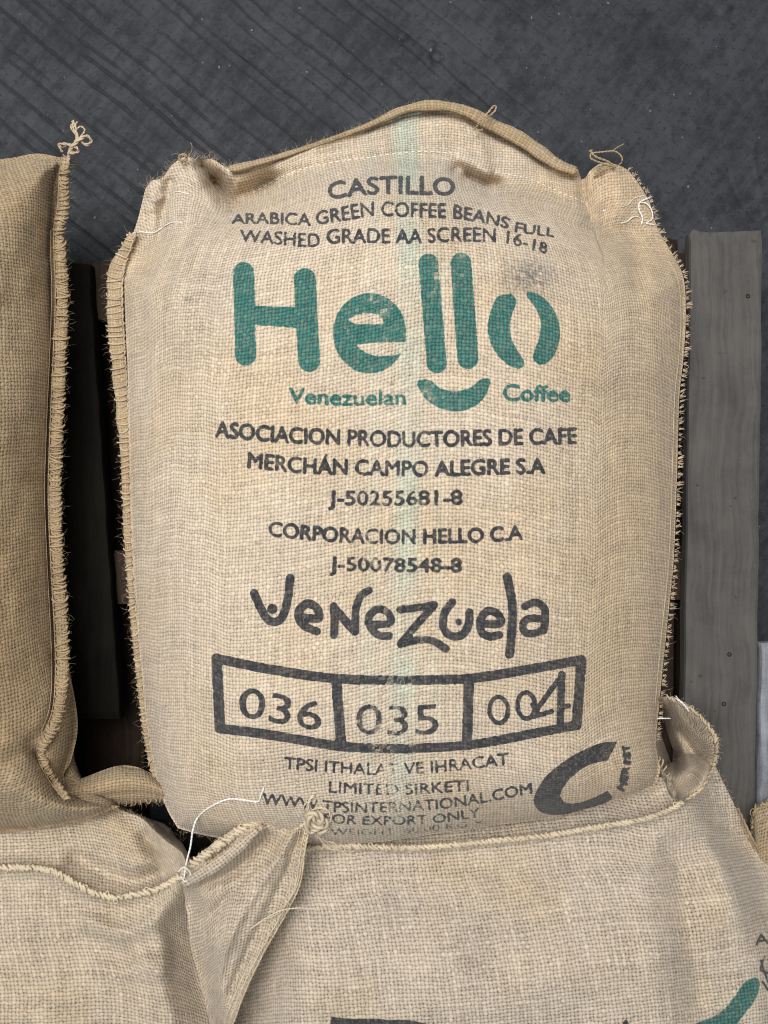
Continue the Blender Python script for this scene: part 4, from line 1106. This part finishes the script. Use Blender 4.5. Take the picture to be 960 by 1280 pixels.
# ------------------------------------------------------------------ sack at the bottom
csack = empty("coffee_sack", (0, 0, 0), "large pale burlap sack along the bottom edge with braided top seam", "sack", "burlap coffee sacks on the pallet")
P = coons([(255, 1070), (380, 1035), (600, 1000), (780, 978), (840, 968), (893, 955)], [(250, 1530), (600, 1560), (1050, 1520)], [(255, 1070), (235, 1250), (250, 1530)],
          [(893, 955), (920, 1010), (940, 1050), (965, 1080), (1010, 1200), (1050, 1520)], 480, 380)
X, Y = P[..., 0], P[..., 1]
Zc = z_ct(X, Y)
tl, bk = Ink(1060, 1420), Ink(1060, 1420)
bk.poly([(414, 1271), (436, 1273), (512, 1275), (542, 1282), (546, 1300), (540, 1330), (412, 1330), (412, 1290)])
bk.text("A", 774, 790, [(760, 1287), (800, 1290)], 15, .01)
tl.poly([(943, 1221), (949, 1226), (948, 1240), (941, 1254), (930, 1268), (922, 1280), (918, 1310), (900, 1330), (840, 1330), (850, 1300), (868, 1281), (890, 1272), (905, 1262), (918, 1246), (930, 1229)], curve=True)
bk.text("ASM", 944, 992, [(930, 1184), (960, 1180), (1000, 1178)], 14, .01)
bk.stroke([(951, 1200), (958, 1222), (964, 1234)], 2.4); bk.stroke([(956, 1195), (951, 1212), (960, 1216)], 2.2); bk.stroke([(953, 1226), (960, 1238)], 2.4)
attr = np.zeros((*X.shape, 4), np.float32)
attr[..., 0] = tl.sample(X, Y); attr[..., 1] = bk.sample(X, Y) * .95
dd = .26 * np.exp(-(((X - 490) / 34) ** 2 + ((Y - 1135) / 26) ** 2)) + .22 * np.exp(-(((X - 590) / 40) ** 2 + ((Y - 1180) / 36) ** 2)) + .10 * smooth(.5, 1.8, Waves(403, 60)(X, Y))
for _ in range(14):
    cx, cy, rr = rng.uniform(400, 900), rng.uniform(1070, 1280), rng.uniform(1.5, 3.5)
    dd += .5 * np.exp(-(((X - cx) / rr) ** 2 + ((Y - cy) / (rr * 1.3)) ** 2))
attr[..., 3] = np.clip(dd, 0, .8)
sheet("front_panel", P, Zc, M_LOW, csack, attr, (.4, .13))
back_shell(P, Zc, M_LOW2, csack, DECK + .004)
core("top_seam", ct_seam2, 7.5, z_ct, .001, M_LOW2, csack)
tb = Tubes(); braid(tb, ct_seam2, z_ct, .0027, 5.6, 8.5, .0015)
tb.build("top_seam_braid", M_TWINE_LT, csack, kind="stuff")
# open ear at the right corner: rim, hollow and the rolled cloth inside
wz = Waves(411, 30)
rim = [(836, 872), (850, 879), (866, 888), (884, 906), (894, 922), (896, 940), (890, 962), (878, 984), (862, 997)]
ear_out = np.vstack([cr(rim, 40), cr([(862, 997), (835, 1010), (806, 1004), (800, 960), (806, 915), (820, 880)], 30)])
def z_pocket(X, Y):
    X = np.asarray(X, float); Y = np.asarray(Y, float)
    dr = dist_poly(X, Y, cr(rim, 40))
    z = .205 + .052 * np.exp(-(dr / 16) ** 2)
    z = z + .050 * np.sqrt(np.clip(1 - ((X - 862) / 30) ** 2 - ((Y - 975) / 33) ** 2, 0, 1))
    z -= .115 * np.exp(-(dist_poly(X, Y, cr([(824, 893), (832, 922), (842, 950)], 20)) / 11) ** 2)
    z -= .020 * np.exp(-(dist_poly(X, Y, cr([(850, 915), (862, 935), (868, 945)], 20)) / 7) ** 2)
    z += folds(X, Y, [([(852, 895), (866, 915), (884, 928)], 6, .006), ([(815, 938), (828, 962), (842, 1000)], 8, .030), ([(846, 1000), (838, 980)], 5, -.02)])
    return z + .0008 * wz(X, Y)
P = coons([(806, 876), (820, 874), (836, 872), (850, 879), (868, 890)], [(800, 1004), (830, 1010), (862, 1002)], [(806, 876), (802, 940), (800, 1004)], [(868, 890), (884, 906), (895, 924), (897, 940), (891, 962), (879, 985), (862, 1002)], 120, 150)
pk = sheet("open_ear", P, z_pocket(P[..., 0], P[..., 1]), M_LOW2, csack, uv_off=(.7, .2), blur=.3)
sol = pk.modifiers.new("cloth", 'SOLIDIFY'); sol.thickness = .004; sol.offset = -1
tb = Tubes(); braid(tb, rim, z_pocket, .001, 5.0, 5.5, .0011)
loop_stitches(tb, [(812, 930), (822, 948), (834, 968)], [6, 7, 6], z_pocket, .002, 6, .0010)
tb.build("ear_stitching", M_TWINE, csack, kind="stuff")
one("white_thread", M_WHITE, csack, [(843, 873, .26), (847, 874, .266), (854, 880, .268), (861, 889, .262)], .0014, 30)
one("white_thread", M_WHITE, csack, [(848, 874, .268), (845, 870, .27)], .0008, 12)
one("white_thread", M_WHITE, csack, [(822, 898, .262), (830, 898, .266), (838, 898, .262)], .0009, 20)
# edge seam on the right flank
tb = Tubes()
thread(tb, [(922, 1010, .003), (932, 1032, .003), (942, 1052, .003), (952, 1066, .003), (966, 1080, .003)], .0022, 60, z_ct)
thread(tb, [(926, 1026, .004), (934, 1045, .004), (946, 1064, .004)], .0010, 40, z_ct)
tb.build("side_seam", M_TWINE_DK, csack)
tb = Tubes()
edge_hairs(tb, ct_seam2, z_ct, -1, 520, .002, .009, 1.0, .003)
edge_hairs(tb, ct_seam2, z_ct, 1, 320, .002, .008, 1.0, .003)
edge_hairs(tb, rim, z_pocket, -1, 300, .002, .009, .9, .002)
edge_hairs(tb, [(897, 962), (920, 1010), (940, 1050), (962, 1078)], z_ct, -1, 120, .002, .008, .8)
face_hairs(tb, 3200, (300, 1050, 960, 1285), z_ct)
tb.build("loose_hairs", M_HAIR, csack, kind="stuff")

# ------------------------------------------------------------------ corner of another sack at the right edge
wn = Waves(501, 70)
nsack = empty("coffee_sack", (0, 0, 0), "burlap sack barely showing at the right edge beside the grey plank", "sack", "burlap coffee sacks on the pallet")
P = coons([(938, 1030), (960, 1000), (1100, 985), (1400, 1000)], [(1010, 1500), (1200, 1520), (1400, 1500)], [(938, 1030), (950, 1150), (1010, 1500)], [(1400, 1000), (1420, 1250), (1400, 1500)], 160, 160)
u = np.linspace(0, 1, 160); e = np.minimum(np.minimum(u, 1 - u)[None, :], np.minimum(u, 1 - u)[:, None])
Zn = .16 + .10 * np.sqrt(1 - (1 - np.clip(e / .25, 0, 1)) ** 2) * (.4 + .6 * smooth(1000, 1200, P[..., 0])) + .002 * wn(P[..., 0], P[..., 1]) * np.clip(e * 8, 0, 1)
sheet("front_panel", P, Zn, M_LEFT, nsack)
back_shell(P, Zn, M_LEFT, nsack, DECK + .002)
tb = Tubes(); braid(tb, [(942, 1032), (960, 1005), (1100, 990), (1380, 1004)], zc(.17), .0, 8, 8, .0014)
tb.build("top_seam_braid", M_TWINE_DK, nsack, kind="stuff")
